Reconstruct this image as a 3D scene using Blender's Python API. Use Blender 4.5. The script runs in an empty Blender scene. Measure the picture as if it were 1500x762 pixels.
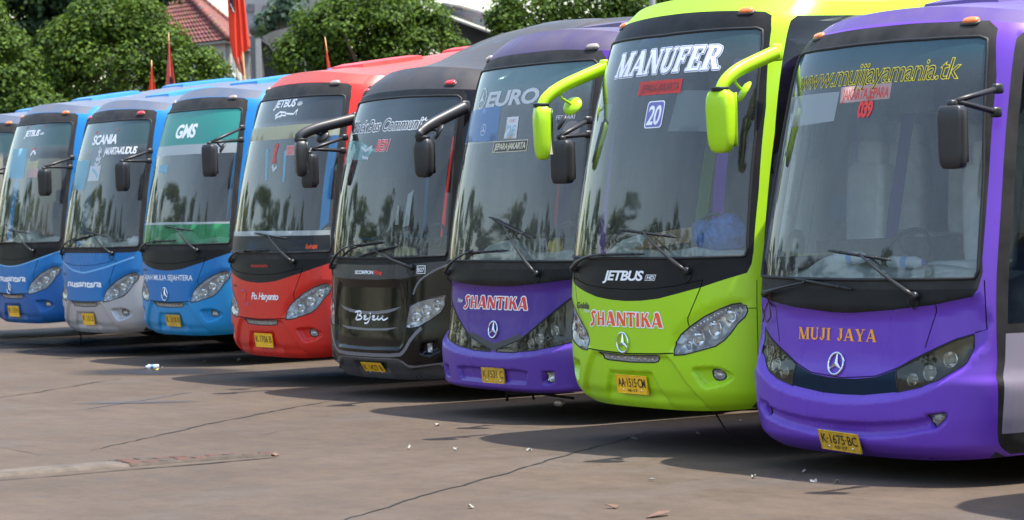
import bpy, math, random
import numpy as np
from mathutils import Vector, Matrix
from mathutils.geometry import delaunay_2d_cdt
random.seed(11)
RNG = np.random.default_rng(5)
R = math.radians
scene = bpy.context.scene
COL = scene.collection

# ------------------------------------------------------------------ camera, sky, sun, exposure
FPX = 3870.563                      # focal length in pixels of the 1500 px wide photograph
CAM = Vector((16.28961603, -11.63004214, 1.92661813))
yaw, pitch, roll = R(56.9637554), R(-1.20773226), R(-1.51921294)
_f = Vector((-math.sin(yaw)*math.cos(pitch), math.cos(yaw)*math.cos(pitch), math.sin(pitch)))
_r0 = Vector((math.cos(yaw), math.sin(yaw), 0)); _u0 = _r0.cross(_f)
_r = _r0*math.cos(roll) + _u0*math.sin(roll); _u = -_r0*math.sin(roll) + _u0*math.cos(roll)
cd = bpy.data.cameras.new('camera'); cam = bpy.data.objects.new('camera', cd); COL.objects.link(cam)
cam.matrix_world = Matrix(((_r.x, _u.x, -_f.x, CAM.x), (_r.y, _u.y, -_f.y, CAM.y), (_r.z, _u.z, -_f.z, CAM.z), (0, 0, 0, 1)))
cd.sensor_width = 36; cd.sensor_fit = 'HORIZONTAL'; cd.lens = FPX/1500*36
cd.clip_start = .5; cd.clip_end = 3000
cd.dof.use_dof = True; cd.dof.focus_distance = 21.0; cd.dof.aperture_fstop = 4.5
scene.camera = cam

SUN = Vector((.28, .25, 1.0)).normalized()           # towards the sun
w = bpy.data.worlds.new('World'); scene.world = w; w.use_nodes = True
nt = w.node_tree; sky = nt.nodes.new('ShaderNodeTexSky'); sky.sky_type = 'NISHITA'; sky.sun_disc = False
sky.sun_elevation = math.asin(SUN.z); sky.sun_rotation = math.atan2(SUN.x, SUN.y)
sky.air_density = 1.4; sky.dust_density = 2.3; sky.ozone_density = 1.0; sky.altitude = 50
bg = nt.nodes['Background']; bg.inputs['Strength'].default_value = .15
nt.links.new(sky.outputs[0], bg.inputs[0])
sl = bpy.data.lights.new('sun', 'SUN'); sl.energy = 3.7; sl.angle = R(.55); sl.color = (1, .95, .86)
so = bpy.data.objects.new('sun', sl); COL.objects.link(so); so.rotation_euler = (-SUN).to_track_quat('-Z', 'Y').to_euler()
so.location = (30, -10, 60)
scene.view_settings.view_transform = 'Standard'; scene.view_settings.look = 'None'
scene.view_settings.exposure = 1.42; scene.view_settings.gamma = 1.0; scene.view_settings.use_curve_mapping = False

def ray(x, y):
    return _f + _r*((x-750)/FPX) - _u*((y-381)/FPX)
def at(x, y, depth):                                  # a pixel direction at a distance that the place gives
    return CAM + ray(x, y)*depth
GZ = .04                            # height of the yard under the coaches
def ground_at(x, y, z=GZ):
    d = ray(x, y); return CAM + d*((z-CAM.z)/d.z)

# ------------------------------------------------------------------ materials
MATS = {}
def srgb(*c):
    return tuple((v/255/12.92 if v/255 <= .04045 else ((v/255+.055)/1.055)**2.4) for v in c)
def newmat(name):
    m = bpy.data.materials.new(name); m.use_nodes = True; MATS[name] = m
    return m, m.node_tree, m.node_tree.nodes, m.node_tree.links, m.node_tree.nodes['Principled BSDF']
def pset(b, color=None, rough=None, metal=None, coat=None, spec=None, coatr=None):
    if color is not None: b.inputs['Base Color'].default_value = (*color, 1)
    if rough is not None: b.inputs['Roughness'].default_value = rough
    if metal is not None: b.inputs['Metallic'].default_value = metal
    if coat is not None: b.inputs['Coat Weight'].default_value = coat
    if coatr is not None: b.inputs['Coat Roughness'].default_value = coatr
    if spec is not None: b.inputs['Specular IOR Level'].default_value = spec
def noise(nd, lk, scale, detail=4, rough=.55, vec=None):
    n = nd.new('ShaderNodeTexNoise'); n.inputs['Scale'].default_value = scale
    n.inputs['Detail'].default_value = detail; n.inputs['Roughness'].default_value = rough
    if vec: lk.new(vec, n.inputs['Vector'])
    return n
def ramp(nd, lk, src, stops):
    r = nd.new('ShaderNodeValToRGB'); e = r.color_ramp.elements
    while len(e) < len(stops): e.new(.5)
    for i, (p, c) in enumerate(stops):
        e[i].position = p; e[i].color = (*c, 1) if len(c) == 3 else c
    lk.new(src, r.inputs[0]); return r
def mixc(nd, lk, fac, a, b, mode='MIX'):
    m = nd.new('ShaderNodeMix'); m.data_type = 'RGBA'; m.blend_type = mode
    for v, s in ((fac, 0), (a, 6), (b, 7)):
        if isinstance(v, (int, float)): m.inputs[s].default_value = v
        elif isinstance(v, tuple): m.inputs[s].default_value = (*v, 1)
        else: lk.new(v, m.inputs[s])
    return m.outputs[2]
def plain(name, color, rough=.5, metal=0, coat=0, spec=.5, var=0.0, vscale=6.0, bump=0.0):
    m, t, nd, lk, b = newmat(name); pset(b, color, rough, metal, coat, spec)
    tc = nd.new('ShaderNodeTexCoord')
    if var:
        n = noise(nd, lk, vscale, 5, .6, tc.outputs['Object'])
        r = ramp(nd, lk, n.outputs[0], [(.3, tuple(c*(1-var) for c in color)), (.7, tuple(min(1, c*(1+var)) for c in color))])
        lk.new(r.outputs[0], b.inputs['Base Color'])
    if bump:
        n2 = noise(nd, lk, vscale*8, 3, .6, tc.outputs['Object']); bp = nd.new('ShaderNodeBump')
        bp.inputs['Strength'].default_value = bump; bp.inputs['Distance'].default_value = .01
        lk.new(n2.outputs[0], bp.inputs['Height']); lk.new(bp.outputs[0], b.inputs['Normal'])
    return m
DUST = (.17, .15, .135)
def paint(name, color, dust=.10, rough=.30, coat=.12, metal=0.0, spec=.32, base=.3):
    """glossy coach paint with a thin uneven film of road dust, streaks and stone chips"""
    m, t, nd, lk, b = newmat(name); pset(b, color, rough, metal, coat, spec, .06)
    tc = nd.new('ShaderNodeTexCoord')
    mp = nd.new('ShaderNodeMapping'); mp.inputs['Scale'].default_value = (1, 1, .35); lk.new(tc.outputs['Object'], mp.inputs[0])
    n = noise(nd, lk, 3.2, 7, .62, mp.outputs[0])
    r = ramp(nd, lk, n.outputs[0], [(.38, (0, 0, 0)), (.75, (1, 1, 1))])
    mul = nd.new('ShaderNodeMath'); mul.operation = 'MULTIPLY_ADD'; mul.inputs[1].default_value = dust; mul.inputs[2].default_value = dust*base
    lk.new(r.outputs[0], mul.inputs[0])
    n3 = noise(nd, lk, 60, 2, .5, tc.outputs['Object']); r3 = ramp(nd, lk, n3.outputs[0], [(.70, (0, 0, 0)), (.76, (.25, .25, .25))])
    add = nd.new('ShaderNodeMath'); add.operation = 'ADD'; add.use_clamp = True
    lk.new(mul.outputs[0], add.inputs[0]); sm = nd.new('ShaderNodeMath'); sm.operation = 'MULTIPLY'; sm.inputs[1].default_value = dust
    lk.new(r3.outputs[0], sm.inputs[0]); lk.new(sm.outputs[0], add.inputs[1])
    c = mixc(nd, lk, add.outputs[0], color, DUST); lk.new(c, b.inputs['Base Color'])
    rr = ramp(nd, lk, n.outputs[0], [(.3, (rough*.75,)*3), (.8, (min(1, rough*1.7),)*3)]); lk.new(rr.outputs[0], b.inputs['Roughness'])
    n4 = noise(nd, lk, 1.6, 2, .5, tc.outputs['Object']); bp = nd.new('ShaderNodeBump'); bp.inputs['Strength'].default_value = .05; bp.inputs['Distance'].default_value = .03
    lk.new(n4.outputs[0], bp.inputs['Height']); lk.new(bp.outputs[0], b.inputs['Normal']); lk.new(bp.outputs[0], b.inputs['Coat Normal'])
    return m
def glass(name, tint=(.62, .70, .68), dust=.10, band=None, gloss=1.3, dustcol=(.52, .51, .48), tinttop=None):
    """windscreen: clear tinted pane, sky reflection by Fresnel, a dusty film, optional coloured sun band (z0, z1, colour)"""
    m, t, nd, lk, b = newmat(name); nd.remove(b); out = nd['Material Output']
    tc = nd.new('ShaderNodeTexCoord')
    tr = nd.new('ShaderNodeBsdfTransparent'); tr.inputs[0].default_value = (*tint, 1)
    gl = nd.new('ShaderNodeBsdfGlossy'); gl.inputs['Roughness'].default_value = .035; gl.inputs[0].default_value = (1, .985, .955, 1)
    df = nd.new('ShaderNodeBsdfDiffuse'); df.inputs[0].default_value = (*dustcol, 1)
    dfac = None
    mp = nd.new('ShaderNodeMapping'); mp.inputs['Scale'].default_value = (1.4, 1.4, .18); lk.new(tc.outputs['Object'], mp.inputs[0])
    n = noise(nd, lk, 5.0, 6, .6, mp.outputs[0]); r = ramp(nd, lk, n.outputs[0], [(.3, (dust*.6,)*3), (.72, (dust*1.5,)*3)])
    dfac = r.outputs[0]
    if band:
        z0, z1, bc, st = band
        sx = nd.new('ShaderNodeSeparateXYZ'); lk.new(tc.outputs['Object'], sx.inputs[0])
        mr = nd.new('ShaderNodeMapRange'); mr.interpolation_type = 'SMOOTHSTEP'
        mr.inputs[1].default_value = z0; mr.inputs[2].default_value = z1; lk.new(sx.outputs[2], mr.inputs[0])
        lk.new(mixc(nd, lk, mr.outputs[0], tint, tuple(c*.55 for c in bc)), tr.inputs[0])
        lk.new(mixc(nd, lk, mr.outputs[0], dustcol, bc), df.inputs[0])
        ma = nd.new('ShaderNodeMath'); ma.operation = 'MULTIPLY_ADD'; ma.inputs[1].default_value = st; lk.new(mr.outputs[0], ma.inputs[0]); lk.new(dfac, ma.inputs[2]); dfac = ma.outputs[0]
    fr = nd.new('ShaderNodeFresnel'); fr.inputs[0].default_value = 1.5
    fm = nd.new('ShaderNodeMath'); fm.operation = 'MULTIPLY'; fm.use_clamp = True; fm.inputs[1].default_value = gloss; lk.new(fr.outputs[0], fm.inputs[0])
    m0 = nd.new('ShaderNodeMixShader'); lk.new(dfac, m0.inputs[0]); lk.new(tr.outputs[0], m0.inputs[1]); lk.new(df.outputs[0], m0.inputs[2])
    m1 = nd.new('ShaderNodeMixShader'); lk.new(fm.outputs[0], m1.inputs[0]); lk.new(m0.outputs[0], m1.inputs[1]); lk.new(gl.outputs[0], m1.inputs[2])
    lk.new(m1.outputs[0], out.inputs[0]); return m
def film(name, color, alpha=.5, rough=.4):
    """a sticker or print on or behind glass, partly see-through"""
    m, t, nd, lk, b = newmat(name); pset(b, color, rough, 0, 0, .3); b.inputs['Alpha'].default_value = alpha; return m

# ------------------------------------------------------------------ mesh helpers
def mesh(name, V, F, smooth=True):
    me = bpy.data.meshes.new(name); me.from_pydata([tuple(map(float, v)) for v in V], [], [tuple(map(int, f)) for f in F]); me.update()
    if smooth and len(me.polygons): me.polygons.foreach_set('use_smooth', [True]*len(me.polygons))
    me.materials.append(None); return me
def link(name, me, m, parent=None):
    o = bpy.data.objects.new(name, me); COL.objects.link(o)
    if parent: o.parent = parent
    if m is not None:
        if isinstance(m, str): m = MATS[m]
        o.material_slots[0].link = 'OBJECT'; o.material_slots[0].material = m
    return o
def tag(o, label=None, cat=None, group=None, kind=None):
    if label: o['label'] = label
    if cat: o['category'] = cat
    if group: o['group'] = group
    if kind: o['kind'] = kind
    return o
def empty(name, loc=(0, 0, 0), rz=0, s=1):
    o = bpy.data.objects.new(name, None); COL.objects.link(o); o.location = loc; o.rotation_euler = (0, 0, rz); o.scale = (s, s, s); o.empty_display_size = .3
    return o
class MB:
    def __init__(s): s.V = []; s.F = []
    def add(s, V, F):
        k = len(s.V); s.V += [tuple(v) for v in V]; s.F += [tuple(i+k for i in f) for f in F]; return s
    def box(s, a, b):
        x0, y0, z0 = a; x1, y1, z1 = b
        return s.add([(x0, y0, z0), (x1, y0, z0), (x1, y1, z0), (x0, y1, z0), (x0, y0, z1), (x1, y0, z1), (x1, y1, z1), (x0, y1, z1)],
                     [(0, 3, 2, 1), (4, 5, 6, 7), (0, 1, 5, 4), (1, 2, 6, 5), (2, 3, 7, 6), (3, 0, 4, 7)])
    def tube(s, pts, rad, n=8, cap=True, flat=1.0):
        P = [Vector(p) for p in pts]; rad = rad if isinstance(rad, (list, tuple)) else [rad]*len(P); V = []; F = []
        prev = None
        for i, p in enumerate(P):
            d = (P[min(i+1, len(P)-1)]-P[max(i-1, 0)]).normalized()
            ref = Vector((0, 0, 1)) if abs(d.z) < .9 else Vector((1, 0, 0))
            a = d.cross(ref).normalized(); b = a.cross(d).normalized()
            if prev and a.dot(prev) < 0: a = -a; b = -b
            prev = a
            for k in range(n):
                t = 2*math.pi*k/n; V.append(p + a*(math.cos(t)*rad[i]*flat) + b*(math.sin(t)*rad[i]))
        for i in range(len(P)-1):
            for k in range(n):
                F.append((i*n+k, i*n+(k+1) % n, (i+1)*n+(k+1) % n, (i+1)*n+k))
        if cap: F.append(tuple(reversed(range(n)))); F.append(tuple((len(P)-1)*n+k for k in range(n)))
        return s.add(V, F)
    def lathe(s, prof, n=20, origin=(0, 0, 0), ax=(0, 0, 1), sx=1.0, sy=1.0):
        """prof: (radius, height) list turned about ax"""
        az = Vector(ax).normalized(); ref = Vector((0, 0, 1)) if abs(az.z) < .9 else Vector((1, 0, 0))
        a = az.cross(ref).normalized(); b = az.cross(a); V = []; F = []; o = Vector(origin)
        for rr, h in prof:
            for k in range(n):
                t = 2*math.pi*k/n; V.append(o + a*(math.cos(t)*rr*sx) + b*(math.sin(t)*rr*sy) + az*h)
        for i in range(len(prof)-1):
            for k in range(n): F.append((i*n+k, i*n+(k+1) % n, (i+1)*n+(k+1) % n, (i+1)*n+k))
        return s.add(V, F)
    def superbox(s, c, size, e=.35, n=12, taper=1.0, ring=None):
        """rounded box (superellipsoid) with optional taper towards its foot"""
        V = []; F = []; m = n; k2 = 2*n
        def sp(v, p): return math.copysign(abs(v)**p, v)
        for i in range(m+1):
            ph = -math.pi/2 + math.pi*i/m; cz = sp(math.sin(ph), e); cr = sp(math.cos(ph), e)
            tp = 1 - (1-taper)*(1-cz)/2
            for k in range(k2):
                t = 2*math.pi*k/k2; V.append((c[0]+size[0]/2*cr*sp(math.cos(t), e)*tp, c[1]+size[1]/2*cr*sp(math.sin(t), e)*tp, c[2]+size[2]/2*cz))
        for i in range(m):
            for k in range(k2): F.append((i*k2+k, i*k2+(k+1) % k2, (i+1)*k2+(k+1) % k2, (i+1)*k2+k))
        return s.add(V, F)
    def build(s, name, m, parent=None, smooth=True): return link(name, mesh(name, s.V, s.F, smooth), m, parent)
    def me(s, name, smooth=True): return mesh(name, s.V, s.F, smooth)

# ------------------------------------------------------------------ 2D helpers (panel outlines, lettering)
def inpoly(P, poly):
    P = np.asarray(P); q = np.asarray(poly, float); x, y = P[:, 0], P[:, 1]; c = np.zeros(len(P), bool); j = len(q)-1
    for i in range(len(q)):
        yi, yj = q[i, 1], q[j, 1]; m = (yi > y) != (yj > y)
        if m.any(): c[m] ^= x[m] < (q[j, 0]-q[i, 0])*(y[m]-yi)/(yj-yi)+q[i, 0]
        j = i
    return c
def sdist(P, poly):
    """distance to the outline, positive inside"""
    P = np.asarray(P); q = np.asarray(poly, float); d = np.full(len(P), 1e9)
    for i in range(len(q)):
        a = q[i-1]; b = q[i]; ab = b-a; t = np.clip(((P-a)@ab)/max(ab@ab, 1e-12), 0, 1); d = np.minimum(d, np.linalg.norm(P-a-t[:, None]*ab, axis=1))
    return np.where(inpoly(P, q), d, -d)
def dens(poly, h, closed=True):
    out = []; n = len(poly)
    for i in range(n if closed else n-1):
        a = np.array(poly[i], float); b = np.array(poly[(i+1) % n], float); k = max(1, int(np.linalg.norm(b-a)/h+.5))
        out += [tuple(a+(b-a)*t/k) for t in range(k)]
    if not closed: out.append(tuple(poly[-1]))
    return out
def smoothpoly(pts, it=2, closed=True):
    p = [np.array(q, float) for q in pts]
    for _ in range(it):
        n = len(p); o = []
        for i in range(n if closed else n-1):
            a, b = p[i], p[(i+1) % n]; o += [a*.75+b*.25, a*.25+b*.75]
        if not closed: o = [p[0]]+o+[p[-1]]
        p = o
    return [tuple(q) for q in p]
def rrect(a, b, c, d, r):
    o = []
    for cx, cy, t0 in ((c-r, d-r, 0), (a+r, d-r, 90), (a+r, b+r, 180), (c-r, b+r, 270)): o += [(cx+r*math.cos(R(t0+k*22.5)), cy+r*math.sin(R(t0+k*22.5))) for k in range(5)]
    return o
def mir(poly): return [(-a, b) for a, b in reversed(poly)]
def symm(half):
    """outline drawn on its right half from the centre line at the top round to the centre line at the bottom"""
    return list(half)+[(-a, b) for a, b in reversed(half) if abs(a) > 1e-6]
def strip(pts, wd):
    """a thin closed outline around an open line"""
    p = np.array(pts, float); t = np.gradient(p, axis=0); t /= np.linalg.norm(t, axis=1)[:, None]+1e-9; n = np.stack([-t[:, 1], t[:, 0]], 1)*wd/2
    return [tuple(q) for q in np.concatenate([p+n, (p-n)[::-1]])]
def triangulate(loops, grid=None, dom=None):
    V = []; E = []
    for lp in loops:
        k = len(V); V += [Vector(q) for q in lp]; E += [(k+i, k+(i+1) % len(lp)) for i in range(len(lp))]
    if grid is not None: V += [Vector(q) for q in grid]
    r = delaunay_2d_cdt(V, E, [], 0, 1e-5, False)
    return np.array([(v.x, v.y) for v in r[0]]), [f for f in r[2]]
def fill(polys, h=None):
    """union of outlines as triangles"""
    loops = [dens(p, h) if h else p for p in polys]; grid = None
    if h:
        a = np.concatenate([np.array(l) for l in loops]); g = np.stack(np.meshgrid(np.arange(a[:, 0].min(), a[:, 0].max(), h), np.arange(a[:, 1].min(), a[:, 1].max(), h)), -1).reshape(-1, 2)
        keep = np.zeros(len(g), bool)
        for p in polys: keep |= sdist(g, p) > h*.35
        grid = g[keep]
    V, F = triangulate(loops, grid); T = [f for f in F if len(f) >= 3]
    c = np.array([V[list(f)].mean(0) for f in T]); ok = np.zeros(len(T), bool)
    for p in polys: ok |= inpoly(c, p)
    T = [f for f, k in zip(T, ok) if k]; used = sorted({i for f in T for i in f}); mp = {i: k for k, i in enumerate(used)}
    return V[used], [tuple(mp[i] for i in f) for f in T]
# ------------------------------------------------------------------ lettering
def rect(a, b, c, d): return [(a, b), (c, b), (c, d), (a, d)]
def dg(xa, ya, xb, yb, wd): return [(xa-wd/2, ya), (xa+wd/2, ya), (xb+wd/2, yb), (xb-wd/2, yb)]
def stm(x, wd=.22, y0=0, y1=1, top=1, bot=1, so=.08):
    o = [rect(x-wd/2, y0, x+wd/2, y1)]
    if bot: o.append(rect(x-wd/2-so, y0, x+wd/2+so, y0+.06))
    if top: o.append(rect(x-wd/2-so, y1-.06, x+wd/2+so, y1))
    return o
SER = {
 'I': (.46, stm(.23)),
 'M': (1.16, stm(.14, .09)+[dg(.18, 1, .56, 0, .24), dg(.56, 0, .92, 1, .09)]+stm(.97, .22)),
 'U': (.88, stm(.2, .22, .3, 1, 1, 0)+stm(.72, .09, .3, 1, 1, 0)+[strip([(.2, .34), (.23, .16), (.34, .07), (.47, .05), (.6, .08), (.69, .18), (.72, .34)], .12), strip([(.17, .34), (.2, .2), (.3, .09), (.45, .06)], .16)]),
 'J': (.58, stm(.38, .22, .2, 1, 1, 0)+[strip([(.38, .24), (.34, .1), (.25, .04), (.15, .05), (.1, .13)], .11), rect(.04, .1, .18, .24)]),
 'A': (1.0, [dg(.12, 0, .46, 1, .09), dg(.82, 0, .48, 1, .25), rect(.24, .27, .68, .36), rect(0, 0, .27, .06), rect(.62, 0, 1.0, .06)]),
 'Y': (.94, [dg(.16, 1, .46, .42, .23), dg(.78, 1, .52, .42, .09), rect(.36, 0, .58, .48), rect(.26, 0, .68, .06), rect(0, .94, .35, 1), rect(.62, .94, .94, 1)]),
 'N': (.98, stm(.14, .09)+[dg(.2, 1, .80, 0, .25)]+stm(.82, .09, 0, 1, 1, 0)),
 'F': (.78, stm(.22)+[rect(.22, .92, .74, 1), rect(.67, .72, .74, 1), rect(.22, .47, .56, .55), rect(.51, .38, .57, .64)]),
 'E': (.82, stm(.22)+[rect(.22, .92, .74, 1), rect(.67, .72, .74, 1), rect(.22, .47, .56, .55), rect(.51, .38, .57, .64), rect(.22, 0, .76, .08), rect(.70, 0, .77, .28)]),
 'R': (.98, stm(.22)+[strip([(.2, .955), (.5, .955), (.64, .9), (.7, .75), (.64, .58), (.5, .5), (.2, .5)], .09), strip([(.62, .9), (.66, .75), (.62, .6)], .18), dg(.46, .52, .80, 0, .23), rect(.68, 0, .98, .06)]),
 'S': (.74, [strip([(.60, .80), (.52, .92), (.36, .94), (.2, .88), (.15, .74), (.24, .6), (.48, .46), (.6, .3), (.56, .14), (.4, .06), (.24, .07), (.12, .22)], .17)]),
 'H': (.98, stm(.22)+stm(.76)+[rect(.22, .45, .76, .54)]),
 'T': (.86, stm(.43, .22, 0, 1, 0, 1)+[rect(0, .9, .86, 1), rect(0, .72, .07, 1), rect(.79, .72, .86, 1)]),
 'K': (.96, stm(.22)+[dg(.3, .42, .74, 1, .1), dg(.82, 0, .44, .6, .25), rect(.6, .94, .9, 1), rect(.66, 0, .98, .06)]),
 ' ': (.45, []),
}
# the flared display letters of one company name: wedge stems, no slab serifs
def wedge(x, a=.16, b=.26): return [(x-b/2, 0), (x+b/2, 0), (x+a/2, 1), (x-a/2, 1)]
FLARE = {
 'S': (.70, [strip([(.62, .86), (.54, .96), (.36, .95), (.22, .84), (.3, .66), (.42, .5), (.42, .25), (.32, .08), (.14, .0), (.06, .06)], .21)]),
 'H': (.92, [wedge(.2), wedge(.70), rect(.2, .42, .7, .54)]),
 'A': (.98, [dg(.1, 0, .44, .98, .12), dg(.80, 0, .5, 1, .32), rect(.22, .2, .66, .31), strip([(.3, .9), (.42, 1.0), (.6, 1.0)], .1)]),
 'N': (.98, [wedge(.16, .12, .2), dg(.2, 1, .80, 0, .3), [(.74, 0), (.88, 0), (.92, 1), (.76, 1)]]),
 'T': (.80, [wedge(.40, .18, .28), rect(0, .88, .80, 1), [(0, .88), (.14, .88), (.04, .72)], [(.66, .88), (.80, .88), (.78, .72)]]),
 'I': (.40, [wedge(.2, .2, .28)]),
 'K': (.94, [wedge(.2), dg(.34, .48, .66, 1, .16), dg(.80, 0, .46, .62, .3)]),
}
def word(text, font=SER, sp=.07, shear=0.0, halo=0.0):
    P = []; x = 0
    for ch in text:
        wd, pl = font[ch]
        for p in pl:
            q = [(a+x+shear*b, b) for a, b in p]; P.append(q)
            if halo:
                for i in range(len(q)): P.append(strip([q[i-1], q[i]], halo*2)); P.append([(q[i][0]+halo*math.cos(k*math.pi/4), q[i][1]+halo*math.sin(k*math.pi/4)) for k in range(8)])
        x += wd+sp
    V, F = fill(P); return V, F, (0, 0, x-sp, 1)
_bf = {}
def bfont(text, shear=0.0, off=0.0, sp=1.0, bounce=0.0):
    key = (text, shear, off, sp, bounce)
    if key in _bf: return _bf[key]
    def run(o_):
        c = bpy.data.curves.new('text_curve', 'FONT'); c.body = text; c.shear = shear; c.offset = o_; c.space_character = sp; c.resolution_u = 3; c.size = 1
        o = bpy.data.objects.new('text_curve', c); COL.objects.link(o); dg_ = bpy.context.evaluated_depsgraph_get(); e = o.evaluated_get(dg_); me = e.to_mesh()
        V = np.array([v.co[:2] for v in me.vertices]).reshape(-1, 2); F = [tuple(p.vertices) for p in me.polygons]; e.to_mesh_clear(); bpy.data.objects.remove(o); bpy.data.curves.remove(c)
        return V, F
    V0, F0 = run(0.0); bb = (V0[:, 0].min(), min(0, 0), V0[:, 0].max(), .72)
    V, F = run(off) if off else (V0, F0)
    if bounce: V = V.copy(); V[:, 1] += bounce*np.sin(V[:, 0]*4.3)
    _bf[key] = (V, F, bb); return _bf[key]

# ------------------------------------------------------------------ coach front surfaces: plan curve x side profile
def interp(pts, z):
    p = np.array(pts, float); x = p[:, 0]; y = p[:, 1]; h = np.diff(x); d = np.diff(y)/h; m = np.zeros(len(x)); m[0] = d[0]; m[-1] = d[-1]
    for i in range(1, len(x)-1): m[i] = 0 if d[i-1]*d[i] <= 0 else 2*d[i-1]*d[i]/(d[i-1]+d[i])
    z = np.clip(np.asarray(z, float), x[0], x[-1]); i = np.clip(np.searchsorted(x, z)-1, 0, len(h)-1); t = (z-x[i])/h[i]
    return (2*t**3-3*t**2+1)*y[i]+(t**3-2*t**2+t)*h[i]*m[i]+(-2*t**3+3*t**2)*y[i+1]+(t**3-t**2)*h[i]*m[i+1]
def sst(x, a, b): t = np.clip((np.asarray(x, float)-a)/(b-a), 0, 1); return t*t*(3-2*t)
class Surf:
    def __init__(s, W=1.25, D=.75, n=3., prof=(), wx=(), crown=(), lift=.05, ztop=3.38, zbot=.365, rise=(.3, 3.2), disp=()):
        s.W, s.D, s.n, s.prof, s.wx, s.crown, s.lift, s.ztop, s.zbot, s.rise, s.disp = W, D, n, prof, wx, crown, lift, ztop, zbot, rise, disp
        th = np.linspace(0, np.pi/2, 2001); x = W*np.sin(th)**(2/n); y = D*(1-np.cos(th)**(2/n))
        s.L = np.concatenate([[0], np.cumsum(np.hypot(np.diff(x), np.diff(y)))]); s.X, s.Y = x, y; s.umax = s.L[-1]
    def S0(s, u, z):
        u = np.asarray(u, float); z = np.asarray(z, float); a = np.abs(u); x = np.interp(a, s.L, s.X); y = np.interp(a, s.L, s.Y)+np.maximum(a-s.umax, 0)
        f = x/s.W; wd = interp(s.wx, z); zz = z+interp(s.crown, z)*(1-f*f)+s.lift*f**4*np.clip((s.zbot+.5-z)/.5, 0, 1)**2
        return np.stack([np.sign(u)*x*wd, y+interp(s.prof, z), zz], -1)
    def N(s, u, z):
        e = 2e-3; a = s.S0(np.asarray(u)+e, z)-s.S0(np.asarray(u)-e, z); z = np.asarray(z, float); b = s.S0(u, np.minimum(z+e, s.ztop))-s.S0(u, np.maximum(z-e, s.zbot))
        n = np.cross(a, b); return n/np.linalg.norm(n, axis=-1, keepdims=True)
    def relief(s, u, z):
        P = np.stack([np.ravel(u), np.ravel(z)], -1); d = np.zeros(len(P))
        for poly, dep, soft in s.disp:
            d = d+dep*sst(sdist(P, poly), 0, soft)
        d = d*sst(P[:, 1], s.zbot, s.zbot+.09); return d.reshape(np.shape(u))
    def P(s, u, z, off=0.0):
        """point on the panel, off metres proud of it"""
        u = np.asarray(u, float); z = np.asarray(z, float); return s.S0(u, z)+s.N(u, z)*(np.asarray(off)-s.relief(u, z))[..., None]
    def frame(s, u, z, off=0.0):
        p = s.P(np.array([u]), np.array([z]), off)[0]; n = s.N(np.array([u]), np.array([z]))[0]; t = s.S0(u+.01, z)-s.S0(u-.01, z); t[2] = 0; t /= np.linalg.norm(t); k = np.cross(n, t)*-1; k /= np.linalg.norm(k)
        if k[2] < 0: k = -k
        return Vector(p), Vector(t), Vector(k), Vector(n)
def both(p): return [p, mir(p)]

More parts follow.
